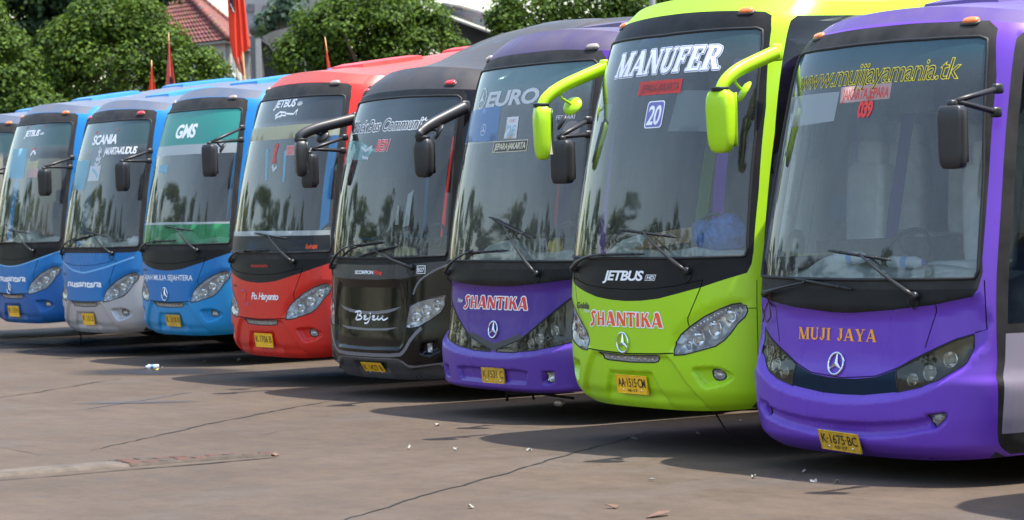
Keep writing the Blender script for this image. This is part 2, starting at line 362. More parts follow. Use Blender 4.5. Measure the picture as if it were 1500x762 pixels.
HEAD_JET = [(.58, .788), (.575, .831), (.585, .883), (.635, .94), (.73, 1.001), (.865, 1.075), (1.0, 1.132), (1.1, 1.167), (1.165, 1.175), (1.21, 1.155), (1.22, 1.119), (1.2, 1.075), (1.145, 1.027), (1.095, .962), (1.045, .909), (.97, .862), (.83, .827), (.69, .796)]
FOGREC_JET = smoothpoly([(.73, .70), (.855, .712), (.965, .714), (1.06, .69), (1.115, .64), (1.09, .60), (.98, .556), (.845, .532), (.79, .609)], 1)
PRM = dict(
 jet=dict(prof=[(.365, .13), (.42, .055), (.53, .0), (.75, -.02), (1.0, -.02), (1.45, .0), (2.0, .08), (2.6, .21), (3.1, .37), (3.25, .45), (3.38, .60)],
  wx=[(.365, .955), (.5, .985), (.9, 1), (1.4, .99), (1.8, .975), (2.4, .955), (3.0, .94), (3.22, .93), (3.38, .89)], crown=[(.3, 0), (2.6, 0), (3.2, .06), (3.38, .10)], rise=(.30, 3.2),
  disp=[([(-.50, .33), (-.31, .645), (.27, .652), (.46, .33)], .028, .022)] + [(p, .055, .03) for p in both(FOGREC_JET)] +
       [(symm([(0, .79), (.5, .79), (.56, .74), (.80, .47), (.88, .2), (0, .2)]), .03, .035)] + [(p, .022, .07) for p in both([(.50, .80), (.55, .95), (.70, 1.07), (.88, 1.15), (1.1, 1.22), (1.25, 1.2), (1.2, 1.07), (1.05, .9), (.8, .81)])]),
 scorp=dict(prof=[(.24, .15), (.31, .08), (.42, .02), (.6, .0), (.85, .02), (1.0, .03), (1.45, .06), (2.0, .14), (2.6, .27), (3.0, .42), (3.12, .52), (3.22, .68)],
  wx=[(.24, .93), (.5, .955), (.9, .965), (1.6, .97), (2.4, .95), (2.9, .945), (3.1, .93), (3.22, .89)], crown=[(.2, 0), (2.5, 0), (3.0, .05), (3.22, .10)], ztop=3.22, zbot=.24, rise=(.46, 1.9),
  disp=[(symm([(0, .53), (.62, .54), (.69, .6), (.72, .77), (.70, 1.0), (.62, 1.2), (0, 1.21)]), .02, .02), (symm([(0, .44), (.60, .445), (.72, .36), (1.12, .395), (1.12, .1), (0, .1)]), .025, .02), (rect(-.34, .05, .34, .40), .04, .015)] + [(p, .05, .02) for p in both([(.90, .50), (.92, .62), (1.10, .64), (1.13, .53), (1.0, .48)])]),
 vee=dict(prof=[(.295, .08), (.32, .03), (.38, .015), (.6, .0), (.76, .02), (.9, .04), (1.0, .05), (1.4, .08), (2.0, .17), (2.6, .30), (3.1, .45), (3.25, .54), (3.36, .70)],
  wx=[(.295, .99), (.5, 1.0), (.76, 1.01), (.8, 1.0), (1.6, .985), (2.4, .95), (3.0, .935), (3.2, .92), (3.36, .88)], crown=[(.2, 0), (2.6, 0), (3.2, .06), (3.36, .10)], ztop=3.36, zbot=.295, D=.7, n=3.4, rise=(.03, 3.0),
  disp=[(symm([(0, .50), (.45, .50), (.60, .49), (.56, .366), (0, .36)]), .032, .018), (symm([(0, .362), (1.12, .362), (1.12, .2), (0, .2)]), -.022, .04), (symm([(0, 1.23), (.7, 1.25), (1.05, 1.29), (1.26, 1.30), (1.28, .8), (1.2, .74), (1.105, .70), (.895, .658), (.62, .615), (.32, .588), (0, .582)]), .045, .055)] + [(p, .05, .015) for p in both([(.775, .495), (.93, .495), (.92, .39), (.85, .365), (.77, .385)])]),
 muji=dict(prof=[(.185, .16), (.23, .08), (.30, .02), (.5, .0), (.70, .0), (.85, .03), (1.0, .04), (1.3, .07), (2.0, .20), (2.5, .31), (2.85, .41), (2.98, .49), (3.08, .64)],
  wx=[(.185, .95), (.35, .965), (.5, .985), (.7, 1), (.76, .985), (1.5, .985), (2.3, .965), (2.75, .955), (2.95, .94), (3.08, .90)], crown=[(.1, 0), (2.4, 0), (2.9, .06), (3.08, .10)], ztop=3.08, zbot=.185, W=1.25, D=.7, n=3.4, rise=(.22, 3.0),
  disp=[(symm([(0, .428), (.35, .436), (.67, .464), (.98, .525), (.985, .47), (.9, .395), (.61, .345), (.3, .315), (0, .308)]), .04, .034), (symm([(0, 1.16), (.5, 1.18), (.9, 1.23), (1.15, 1.28), (1.24, 1.1), (1.22, .95), (1.13, .86), (1.085, .785), (.9, .685), (.735, .62), (.53, .578), (.205, .545), (0, .54)]), .045, .055)] + [(p, .04, .012) for p in both([(.80, .505), (.96, .525), (.94, .465), (.87, .40), (.80, .44)])]),
)
SURF = {k: Surf(**v) for k, v in PRM.items()}

def regions(kind, sf):
    um = sf.umax+.001; zt = sf.ztop; g = []
    if kind == 'jet':
        gl = symm([(0, 3.14), (.4, 3.147), (.8, 3.158), (1.04, 3.166), (1.09, 3.15), (1.12, 3.05), (1.195, 2.38), (1.215, 1.56), (1.195, 1.515), (.67, 1.506), (0, 1.506)])
        g += [('windscreen', gl)] + [('headlight_lens', p) for p in both(HEAD_JET)]
        g += [('fog_lens', p) for p in both(smoothpoly([(.905, .682), (.97, .69), (1.02, .655), (1.03, .615), (.985, .592), (.92, .605)], 1))]
        g += [('light_bar', symm([(0, .768), (.40, .783), (.36, .733), (.31, .724), (0, .716)]))]
        hl = smoothpoly([(.87, 1.345), (.855, 1.30), (.76, 1.12), (.718, 1.05), (.722, 1.0)], 1, False)
        g += [('panel_gap', p) for p in both(strip(hl, .009))] + [('panel_gap', strip([(-.87, 1.345), (-.6, 1.30), (-.3, 1.275), (0, 1.268), (.3, 1.275), (.6, 1.30), (.87, 1.345)], .007))]
        g += [('panel_gap', p) for p in both(strip([(1.287, .40), (1.287, 1.34)], .006))+both(strip([(1.222, 1.136), (1.284, 1.136)], .006))]
        g += [('panel_gap', strip([(-.57, .803), (-.4, .794), (0, .783), (.4, .794), (.57, .803)], .010))]
        g += [('quarter_window', p) for p in both([(1.275, 3.225), (1.31, 3.265), (um, 3.275), (um, 1.52), (1.335, 1.52), (1.335, 2.4)])]
        bl = [(1.265, 2.0), (1.26, 1.55), (1.248, 1.46), (1.215, 1.393), (1.04, 1.345), (.86, 1.293), (.62, 1.243), (.415, 1.205), (.2, 1.186), (0, 1.18)]
        g += [('cowl', symm([(0, 1.435), (.7, 1.435), (1.13, 1.44), (1.248, 1.46)]+bl[3:]))]
        g += [('windscreen_frame', symm([(0, 3.278), (.5, 3.28), (.9, 3.284), (1.05, 3.282), (1.115, 3.26), (1.155, 3.16), (1.24, 2.6)]+bl))]
        bm = [(0, .783), (.4, .794), (.58, .803)]+[(.69, .796), (.83, .827), (.97, .862), (1.045, .909), (1.095, .962), (1.145, 1.027), (1.2, 1.075), (1.222, 1.136), (1.3, 1.14), (um, 1.14), (um, .2), (0, .2)]
        g += [('bumper', symm(bm)), ('hood', symm([(0, 1.268), (.3, 1.275), (.6, 1.30), (.87, 1.345), (.855, 1.30), (.76, 1.12), (.718, 1.05), (.722, 1.0), (.6, .88), (.56, .803), (.4, .794), (0, .783)]))]
    elif kind == 'muji':
        g += [('windscreen', symm([(0, 2.89), (.49, 2.892), (.94, 2.906), (1.0, 2.89), (1.02, 2.8), (1.1, 2.07), (1.13, 1.42), (1.11, 1.376), (.43, 1.368), (0, 1.365)]))]
        U = [(.135, .711), (.33, .736), (.53, .799), (.795, .903), (.995, .983), (1.125, 1.016)]; Lw = [(1.125, .924), (1.085, .841), (.9, .744), (.735, .677), (.53, .636), (.205, .602)]
        g += [('headlight_lens', p) for p in both([(.515, .795)]+U[2:]+Lw[:5]+[(.535, .64)])] + [('grille_panel', symm([(0, .708)]+U[:3]+[(.515, .795), (.535, .64)]+Lw[4:]+[(0, .598)]))]
        g += [('panel_gap', p) for p in both(strip([(.85, 1.205), (.755, .93)], .008))+both(strip([(1.175, 1.364), (1.212, 1.05), (1.128, 1.03)], .008))]
        g += [('panel_gap', strip([(-1.125, 1.022), (-.995, .99), (-.795, .91), (-.53, .806), (-.33, .743), (0, .714), (.33, .743), (.53, .806), (.795, .91), (.995, .99), (1.125, 1.022)], .008))]
        g += [('fog_lens', p) for p in both([(.815, .50), (.95, .516), (.93, .465), (.87, .408), (.815, .443)])]
        g += [('door_panel', [(1.335, 1.02), (um, 1.02), (um, .36), (1.335, .36)]), ('quarter_window', [(1.27, 2.84), (um, 2.88), (um, 1.08), (1.345, 1.08)]), ('door_frame', [(1.19, 2.90), (1.22, 2.94), (um, 2.95), (um, .2), (1.31, .2), (1.30, .5), (1.25, 1.4)]), ('quarter_window', [(-1.4, 2.65), (-um, 2.65), (-um, 1.5), (-1.4, 1.5)])]
        lo = [(1.16, 1.414), (1.14, 1.309), (1.105, 1.259), (.845, 1.209), (.5, 1.172), (.115, 1.146), (0, 1.145)]
        g += [('cowl', symm([(0, 1.30), (.7, 1.305), (1.13, 1.31)]+lo[1:])), ('windscreen_frame', symm([(0, 2.985), (.6, 2.99), (.96, 3.005), (1.045, 2.96), (1.105, 2.67), (1.135, 2.07), (1.15, 1.5)]+lo))]
        g += [('bumper', symm([(0, .60), (.205, .603), (.53, .637), (.735, .678), (.9, .745), (1.085, .842), (1.128, .93), (1.2, .98), (um, .98), (um, .05), (0, .05)]))]
    elif kind == 'vee':
        g += [('windscreen', symm([(0, 3.105), (.3, 3.107), (.7, 3.115), (1.0, 3.127), (1.05, 3.10), (1.12, 2.2), (1.14, 1.5), (1.12, 1.432), (0, 1.432)]))]
        g += [('headlight_lens', p) for p in both([(1.18, 1.20), (1.055, 1.121), (.895, 1.023), (.74, .934), (.425, .765), (.405, .655), (.62, .672), (.895, .716), (1.105, .761), (1.18, .80)])] + [('side_lens', p) for p in both([(.415, .762), (.05, .664), (.05, .642), (.32, .645), (.395, .652)])]
        g += [('grille_panel', symm([(0, .716), (.2, .757), (.40, .810), (.46, .785), (.415, .765), (.05, .668), (0, .65)]))]
        g += [('panel_gap', strip([(-1.2, 1.21), (-1.055, 1.129), (-.74, .942), (-.46, .785)], .008)), ('panel_gap', strip([(1.2, 1.21), (1.055, 1.129), (.74, .942), (.46, .785)], .008))]
        g += [('fog_lens', p) for p in both([(.80, .485), (.915, .485), (.905, .40), (.85, .38), (.79, .40)])]
        g += [('quarter_window', p) for p in both([(1.275, 3.20), (1.31, 3.245), (um, 3.255), (um, 1.52), (1.34, 1.52), (1.335, 2.4)])]
        lo = [(1.205, 1.4), (1.17, 1.31), (1.055, 1.276), (.71, 1.241), (.4, 1.222), (.205, 1.214), (0, 1.212)]
        g += [('cowl', symm([(0, 1.36), (.7, 1.362), (1.19, 1.368)]+lo[1:])), ('windscreen_frame', symm([(0, 3.205), (.6, 3.21), (1.05, 3.205), (1.12, 3.14), (1.2, 2.2)]+lo))]
        g += [('bumper', symm([(0, .64), (.32, .645), (.62, .672), (.895, .716), (1.105, .761), (1.2, .80), (um, .80), (um, .1), (0, .1)]))]
    else:
        g += [('windscreen', symm([(0, 2.97), (.62, 2.971), (1.02, 2.976), (1.075, 2.95), (1.15, 2.2), (1.17, 1.49), (1.15, 1.45), (.59, 1.437), (0, 1.43)]))]
        g += [('headlight_lens', p) for p in both([(.71, .76), (.735, .884), (.755, .966), (.855, 1.009), (1.005, 1.043), (1.16, 1.066), (1.165, .974), (1.125, .906), (1.015, .833), (.895, .773), (.8, .755)])]
        g += [('trim_and_glint', symm([(0, .908), (.2, .913), (.405, .932), (.615, .962), (.5, .921), (.38, .898), (.2, .884), (0, .880)])), ('trim_and_glint', symm([(0, .742), (.3, .748), (.58, .762), (.38, .728), (0, .719)]))]
        g += [('trim_and_glint', p) for p in both(strip(smoothpoly([(.80, 1.08), (.83, 1.163), (.9, 1.236), (1.02, 1.3), (1.13, 1.347), (1.24, 1.38)], 1, False), .02))]  # highlight along the fender arc, painted as a grey strip
        g += [('trim_and_glint', strip(smoothpoly([(-.92, .76), (-.80, .66), (-.70, .53), (-.6, .485), (0, .478), (.6, .485), (.70, .53), (.80, .66), (.92, .76)], 1, False), .036))]
        g += [('trim_and_glint', strip(smoothpoly([(-1.35, .42), (-1.1, .39), (-.74, .36), (-.62, .43), (-.5, .437), (0, .433), (.5, .437), (.62, .43), (.74, .36), (1.1, .39), (1.35, .42)], 1, False), .035))]
        g += [('fog_lens', p) for p in both([(.965, .61), (1.035, .617), (1.035, .505), (.965, .51)])]
        g += [('panel_gap', p) for p in both(strip([(.71, 1.21), (.73, 1.08), (.70, .98)], .008))]
        g += [('quarter_window', p) for p in both([(1.30, 3.09), (um, 3.11), (um, 1.52), (1.36, 1.52)])]
        lo = [(1.235, 1.4), (1.13, 1.347), (.9, 1.27), (.67, 1.236), (.23, 1.223), (0, 1.222)]
        g += [('cowl', symm([(0, 1.365), (.6, 1.37), (1.2, 1.40)]+lo[1:])), ('windscreen_frame', symm([(0, 3.03), (.6, 3.033), (1.07, 3.025), (1.13, 2.97), (1.22, 2.4), (1.235, 2.0)]+lo))]
        g += [('lower_bumper', symm([(0, .43), (.5, .435), (.62, .43), (.74, .36), (1.1, .39), (1.35, .42), (um, .42), (um, .1), (0, .1)])), ('hood', symm([(0, 1.22), (.67, 1.23), (.72, 1.1), (.70, .98), (.72, .77), (.69, .58), (.62, .53), (0, .525)]))]
    zf = {'jet': 3.284, 'muji': 3.0, 'vee': 3.208, 'scorp': 3.035}[kind]; g.append(('forehead', rect(-1.22, zf, 1.22, zt+.01)))
    return g
def front_parts(kind):
    sf = SURF[kind]; g = regions(kind, sf); um = sf.umax; zb, zt = sf.zbot, sf.ztop
    clip = lambda p: [(min(max(a, -um), um), min(max(b, zb), zt)) for a, b in p]
    loops = []
    for nme, p in g:
        q = clip(p); q = [a for i, a in enumerate(q) if abs(a[0]-q[i-1][0])+abs(a[1]-q[i-1][1]) > 1e-5]; loops.append(dens(q, .035))
    for poly, dep, soft in sf.disp:
        loops.append(dens([a for i, a in enumerate(clip(poly)) if abs(a[0]-clip(poly)[i-1][0])+abs(a[1]-clip(poly)[i-1][1]) > 1e-5], .03))
    loops.append(dens(rect(-um, zb, um, zt), .04))
    ga = np.stack(np.meshgrid(np.arange(-um+.02, um-.01, .04), np.arange(zb+.02, zt-.01, .04)), -1).reshape(-1, 2)
    gb = np.stack(np.meshgrid(np.arange(-1.3, 1.3, .0165), np.arange(zb+.01, zb+.62, .0165)), -1).reshape(-1, 2)
    ga = ga[~((np.abs(ga[:, 0]) < 1.3) & (ga[:, 1] < zb+.62))]; gr = np.concatenate([ga, gb]); lv = np.concatenate([np.array(l) for l in loops])
    keep = np.ones(len(gr), bool)
    for i in range(0, len(gr), 500):
        d = ((gr[i:i+500, None]-lv[None])**2).sum(-1).min(1); keep[i:i+500] = d > .011**2
    V, F = triangulate(loops, gr[keep]); F = [f for f in F if len(f) >= 3]
    cen = np.array([V[list(f)].mean(0) for f in F]); lab = np.full(len(F), -1)
    for i, (nme, p) in reversed(list(enumerate(g))): lab[inpoly(cen, p)] = i
    V[:, 0] = np.clip(V[:, 0], -um, um); V[:, 1] = np.clip(V[:, 1], zb, zt)
    P3 = sf.P(V[:, 0], V[:, 1]); gp = P3-sf.N(V[:, 0], V[:, 1])*.008
    out = []
    for i, nme in [(-1, 'front_panel')]+[(i, r[0]) for i, r in enumerate(g)]:
        T = [F[k] for k in np.nonzero(lab == i)[0]]
        if not T: continue
        us = sorted({v for f in T for v in f}); mp = {v: k for k, v in enumerate(us)}; src = gp if nme == 'panel_gap' else P3
        out.append((nme, mesh(nme, src[us], [tuple(mp[v] for v in f) for f in T]), g[i][1] if i >= 0 else None))
    return out
# ------------------------------------------------------------------ coach body behind the front: sides, roof, rear, running gear, cabin
LEN = 12.0
def side_fn(sf, sg):
    def fn(t, z):
        p0 = sf.S0(np.full(np.shape(z), sf.umax), z); y = p0[..., 1]+np.asarray(t)*(LEN-p0[..., 1])/11.0
        rz = sf.rise[0]*sst(t, 0, sf.rise[1])*sst(z, 2.1, sf.ztop)
        return np.stack([sg*p0[..., 0], y, p0[..., 2]+rz], -1)
    return fn
def side_parts(kind, sg):
    sf = SURF[kind]; zb, zt = sf.zbot, sf.ztop; fn = side_fn(sf, sg); zw0, zw1 = 1.52, zt-.105
    if kind == 'muji': zw0 = 1.5
    g = []
    door = sg > 0
    e = [0.0, .78, 2.25, 3.75, 5.25, 6.75, 8.25, 9.75]
    if kind == 'muji' and door:
        g += [('door_panel', rect(0, .36, .55, 1.02)), ('side_window', rect(0, 1.08, .55, 2.88)), ('door_frame', rect(0, .2, .62, 2.95))]
        e[0] = .66
    for a, b in zip(e[:-1], e[1:]): g.append(('side_window', rect(a+(.0 if a == 0 else .06 if a < 1 else .02), zw0, b-(.06 if b < 1 else .02), zw1)))
    arch = [[(c+.62*math.cos(k*math.pi/12), .48+.62*math.sin(k*math.pi/12)) for k in range(-2, 15)] for c in (1.75, 7.9)]
    g += [('_hole', [(a, max(b, zb-.01)) for a, b in p]) for p in arch]
    for k in range(4): g.append(('panel_gap', rect(.80+k*2.45, zb, .807+k*2.45, zw0-.06)) if not (k == 0 and kind == 'muji') else ('panel_gap', rect(.80, zb, .806, 1.4)))
    loops = [dens([(min(max(a, 0), 11), min(max(b, zb), zt)) for a, b in p], .25) for _, p in g]+[dens(rect(0, zb, 11, zt), .3)]
    loops = [[q for i, q in enumerate(l) if abs(q[0]-l[i-1][0])+abs(q[1]-l[i-1][1]) > 1e-5] for l in loops]
    gr = np.stack(np.meshgrid(np.concatenate([np.arange(.08, 3.4, .16), np.arange(3.6, 11, .5)]), np.concatenate([np.arange(zb+.1, 2.2, .3), np.arange(2.2, zt-.02, .08)])), -1).reshape(-1, 2)
    lv = np.concatenate([np.array(l) for l in loops]); gr = gr[((gr[:, None]-lv[None])**2).sum(-1).min(1) > .03**2]
    V, F = triangulate(loops, gr); F = [f for f in F if len(f) >= 3]; cen = np.array([V[list(f)].mean(0) for f in F]); lab = np.full(len(F), -1)
    for i, (nme, p) in reversed(list(enumerate(g))): lab[inpoly(cen, p)] = i
    V[:, 1] = np.clip(V[:, 1], zb, zt); P3 = fn(V[:, 0], V[:, 1]); out = []
    for i, nme in [(-1, 'side_panel')]+[(i, r[0]) for i, r in enumerate(g)]:
        T = [F[k] for k in np.nonzero(lab == i)[0]]
        if not T or nme == '_hole': continue
        us = sorted({v for f in T for v in f}); mp = {v: k for k, v in enumerate(us)}; Q = P3[us].copy()
        if nme == 'side_window': Q[:, 0] -= sg*.004
        if nme == 'panel_gap': Q[:, 0] -= sg*.006
        T = [tuple(mp[v] for v in (f if sg > 0 else f[::-1])) for f in T]
        out.append((nme, mesh(nme, Q, T)))
    return out
def roof_fn(sf):
    def fn(f, t):
        """f across (-1..1), t back along the body"""
        xe = float(sf.S0(sf.umax, sf.ztop)[0]); A = float(interp(sf.crown, sf.ztop)); u = np.interp(np.abs(f), sf.X/sf.W, sf.L)*np.sign(f)
        p = sf.S0(u, np.full(np.shape(f), sf.ztop)); y = p[..., 1]+t*(LEN-p[..., 1])/11.0
        rz = sf.rise[0]*sst(t, 0, sf.rise[1]); add = (1-f*f)*(.025*(1-np.exp(-t/.22))+.03*sst(t, 0, 2.0))
        return np.stack([p[..., 0], y, p[..., 2]+rz+add], -1)
    return fn
def roof_mesh(kind):
    sf = SURF[kind]; fn = roof_fn(sf); nf, ntt = 33, 34
    f = np.sin(np.linspace(-np.pi/2, np.pi/2, nf)); t = 11*(np.linspace(0, 1, ntt)**2.2); Fg, Tg = np.meshgrid(f, t); P = fn(Fg, Tg)
    if kind == 'scorp':   # raised long flutes along the roof
        P[..., 2] += .05*np.exp(-((np.abs(Fg)-.72)/.09)**2)*sst(Tg, .15, 1.2)
    V = P.reshape(-1, 3); F = [(j*nf+i, j*nf+i+1, (j+1)*nf+i+1, (j+1)*nf+i) for j in range(ntt-1) for i in range(nf-1)]
    sh = [f_ for f_ in F if abs(Fg.reshape(-1)[f_[0]]+Fg.reshape(-1)[f_[1]])/2 > .86]; ce = [f_ for f_ in F if f_ not in set(sh)]; res = [mesh('roof', V, ce)]
    for sgn in (-1, 1):
        ff = [f_ for f_ in sh if V[f_[0]][0]+V[f_[1]][0] > 0] if sgn > 0 else [f_ for f_ in sh if V[f_[0]][0]+V[f_[1]][0] < 0]; res.append(mesh('cantrail', V, ff))
    return res
def rear_mesh(kind):
    sf = SURF[kind]; zs = np.linspace(sf.zbot, sf.ztop, 24); r = side_fn(sf, 1)(np.full(24, 11.), zs); l = side_fn(sf, -1)(np.full(24, 11.), zs); f = np.sin(np.linspace(-np.pi/2, np.pi/2, 33)); top = roof_fn(sf)(f, np.full(33, 11.))
    loop = list(r)+list(top[::-1][1:-1])+list(l[::-1]); c = (0, LEN, 1.9); V = [c]+loop; n = len(loop)
    return mesh('rear_panel', V, [(0, 1+i, 1+(i+1) % n) for i in range(n)], False)
def under_mesh(kind):
    sf = SURF[kind]; b = MB(); z = sf.zbot+.02; b.box((-1.12, .35, z+.02), (1.12, 1.55, z+.22)); b.box((-1.1, 3.6, z+.03), (1.1, 7.6, z+.3)); b.box((-1.1, 9.7, z+.03), (1.1, 11.9, z+.3)); b.box((-.5, 1.4, z+.12), (.5, 10, z+.4))
    b.tube([(-.9, 2.72, .48), (.9, 2.72, .48)], .09, 8); b.tube([(-.9, 8.6, .48), (.9, 8.6, .48)], .12, 8)
    return b.me('chassis')
def wheel_meshes():
    t = MB(); t.lathe([(.29, -.14), (.36, -.15), (.46, -.15), (.495, -.12), (.505, -.06), (.505, .06), (.495, .12), (.46, .15), (.36, .15), (.29, .14)], 28, (0, 0, 0), (1, 0, 0))
    r = MB(); r.lathe([(.29, .13), (.27, .10), (.20, .04), (.13, .05), (.12, .11), (.06, .13), (.0, .13)], 24, (0, 0, 0), (1, 0, 0)); r.lathe([(.29, -.13), (.27, -.1), (.15, -.06), (0, -.06)], 24, (0, 0, 0), (1, 0, 0))
    for k in range(10):
        a = 2*math.pi*k/10; r.lathe([(.018, .05), (.018, .085), (.0, .09)], 6, (0, .165*math.cos(a), .165*math.sin(a)), (1, 0, 0))
    return t.me('tyre'), r.me('rim')
TYRE, RIM = wheel_meshes()
def seat_mesh():
    b = MB(); b.superbox((0, 0, .12), (.46, .46, .20), .3, 6); b.superbox((0, .24, .52), (.46, .16, .80), .35, 7); b.superbox((0, .25, .98), (.28, .12, .22), .45, 6); b.box((-.05, -.05, -.35), (.05, .1, .05)); return b.me('seat')
SEAT = seat_mesh()
def wheel_ring():
    b = MB(); n = 28; P = [(.235*math.cos(2*math.pi*k/n), .235*math.sin(2*math.pi*k/n)*.5, .235*math.sin(2*math.pi*k/n)*.87) for k in range(n+1)]; b.tube(P, .016, 6, False)
    for a in (0.2, 2.3, 4.2): b.tube([(0, .02, -.03), (.23*math.cos(a), .115*math.sin(a), .2*math.sin(a))], .013, 5)
    b.tube([(0, .0, 0), (0, -.18, -.35)], .03, 6); b.superbox((0, .01, 0), (.12, .06, .1), .6, 5); return b.me('steering_wheel')
RING = wheel_ring()
def lining_mesh(kind):
    sf = SURF[kind]; W = sf.W*.94; b = MB(); zf = 1.0
    b.add([(-W, .9, zf), (W, .9, zf), (W, 9, zf), (-W, 9, zf)], [(0, 1, 2, 3)])
    for s in (-1, 1): b.add([(s*W, .95, zf), (s*W, 9, zf), (s*W*.985, 9, 1.6), (s*W*.985, .95, 1.6)], [(0, 1, 2, 3)])
    zc = sf.ztop-.22; W2 = W*.9
    b.add([(-W2, .85, zc-.1), (-W2*.6, .85, zc+.1), (W2*.6, .85, zc+.1), (W2, .85, zc-.1), (-W2, 9, zc+.15), (-W2*.6, 9, zc+.3), (W2*.6, 9, zc+.3), (W2, 9, zc+.15)], [(0, 1, 5, 4), (1, 2, 6, 5), (2, 3, 7, 6)])
    b.add([(-W, 9, zf), (W, 9, zf), (W, 9, zc+.4), (-W, 9, zc+.4)], [(0, 1, 2, 3)])
    b.add([(-W, .72, zf), (W, .72, zf), (W, .72, .5), (-W, .72, .5)], [(0, 1, 2, 3)])
    return b.me('cabin_lining', False)
def rack_mesh(kind):
    sf = SURF[kind]; b = MB(); zc = sf.ztop-.5
    for s in (-1, 1): b.box((s*.72 if s > 0 else -1.08, 1.6, zc-.06), (1.08 if s > 0 else s*.72, 8.5, zc+.12))
    return b.me('luggage_rack', False)
GB = dict(jet=1.47, muji=1.33, vee=1.40, scorp=1.40)
def dash_mesh(kind):
    sf = SURF[kind]; z0 = GB[kind]; us = np.linspace(-1.25, 1.25, 33); prof = [(.045, z0-.03), (.16, z0+.01), (.30, z0+.04), (.42, z0+.07), (.52, z0+.08), (.60, z0+.03), (.63, z0-.1), (.66, z0-.45)]
    V = []
    for d, z in prof:
        for u in us:
            q = sf.S0(u, max(z0, z) if d < .2 else z0+.05); hump = .13*math.exp(-((q[0]+.55)/.26)**2)*(1 if .28 < d < .62 else 0)+.04*math.exp(-((q[0]-.35)/.3)**2)*(1 if .28 < d < .6 else 0)
            V.append((q[0]*.965, max(q[1]*.55+.05, .02)+d if d > .1 else q[1]+d, z+hump))
    n = len(us); F = [(j*n+i, j*n+i+1, (j+1)*n+i+1, (j+1)*n+i) for j in range(len(prof)-1) for i in range(n-1)]
    return mesh('dashboard', V, F)
def acunit_mesh(kind, t0=.5, L=.8, h=.075):
    fn = roof_fn(SURF[kind]); V = []
    for fr, tt, dz in [(f, t, z) for z, ins in ((-.06, 0), (h*.75, .04), (h, .12)) for f, t in ((-.36+ins, t0+ins), (.36-ins, t0+ins), (.36-ins, t0+L-ins), (-.36+ins, t0+L-ins))]:
        p = fn(np.array([fr]), np.array([tt]))[0]; c = fn(np.array([0.]), np.array([tt]))[0]; V.append((p[0], p[1], c[2]+dz-.03 if dz > 0 else p[2]+dz))
    F = [(0, 1, 5, 4), (1, 2, 6, 5), (2, 3, 7, 6), (3, 0, 4, 7), (4, 5, 9, 8), (5, 6, 10, 9), (6, 7, 11, 10), (7, 4, 8, 11), (8, 9, 10, 11)]
    return mesh('air_conditioner', V, F, False)
_spec = {}
def spec(kind):
    if kind in _spec: return _spec[kind]
    sf = SURF[kind]; d = dict(front=front_parts(kind), sides=side_parts(kind, 1)+side_parts(kind, -1), roof=roof_mesh(kind), rear=rear_mesh(kind), under=under_mesh(kind), lining=lining_mesh(kind), rack=rack_mesh(kind), dash=dash_mesh(kind), ac=acunit_mesh(kind), hatch=acunit_mesh(kind, 1.9, .9, .07))
    def ring(poly, r, off=.004, name='seal'):
        q = dens(poly, .03); u = np.array([a for a, b in q]+[q[0][0]]); z = np.array([b for a, b in q]+[q[0][1]]); b = MB(); b.tube([Vector(p) for p in sf.P(u, z, off)], r, 6, False); return b.me(name)
    d['lamps'] = []
    for nme, me, poly in d['front']:
        if nme in ('headlight_lens', 'side_lens', 'fog_lens', 'light_bar'):
            V, F = fill([poly], .02); sd = sdist(V, poly); dep = {'headlight_lens': .065, 'side_lens': .03, 'fog_lens': .035, 'light_bar': .02}[nme]
            P = sf.P(V[:, 0], V[:, 1], -.003-dep*sst(sd, 0, .035)); d['lamps'].append((nme, me, mesh('housing', P, F), ring(poly, .0055, .0), poly))
    d['seals'] = [ring(p, .012, .002) for n, m, p in d['front'] if n == 'windscreen']
    _spec[kind] = d; return d

def flat(sf, V, F, bb, box, off, name='lettering', wave=None):
    """flat print mapped from its own box bb onto the panel: box = (u0, z0, u1, z1)"""
    u0, z0, u1, z1 = box; V = np.asarray(V, float); u = u0+(V[:, 0]-bb[0])/(bb[2]-bb[0])*(u1-u0); z = z0+(V[:, 1]-bb[1])/(bb[3]-bb[1])*(z1-z0)
    return mesh(name, sf.P(u, z, off), F, False)
def patchm(sf, polys, off, h=.06, name='sticker'):
    V, F = fill(polys, h); return mesh(name, sf.P(V[:, 0], V[:, 1], off), F)

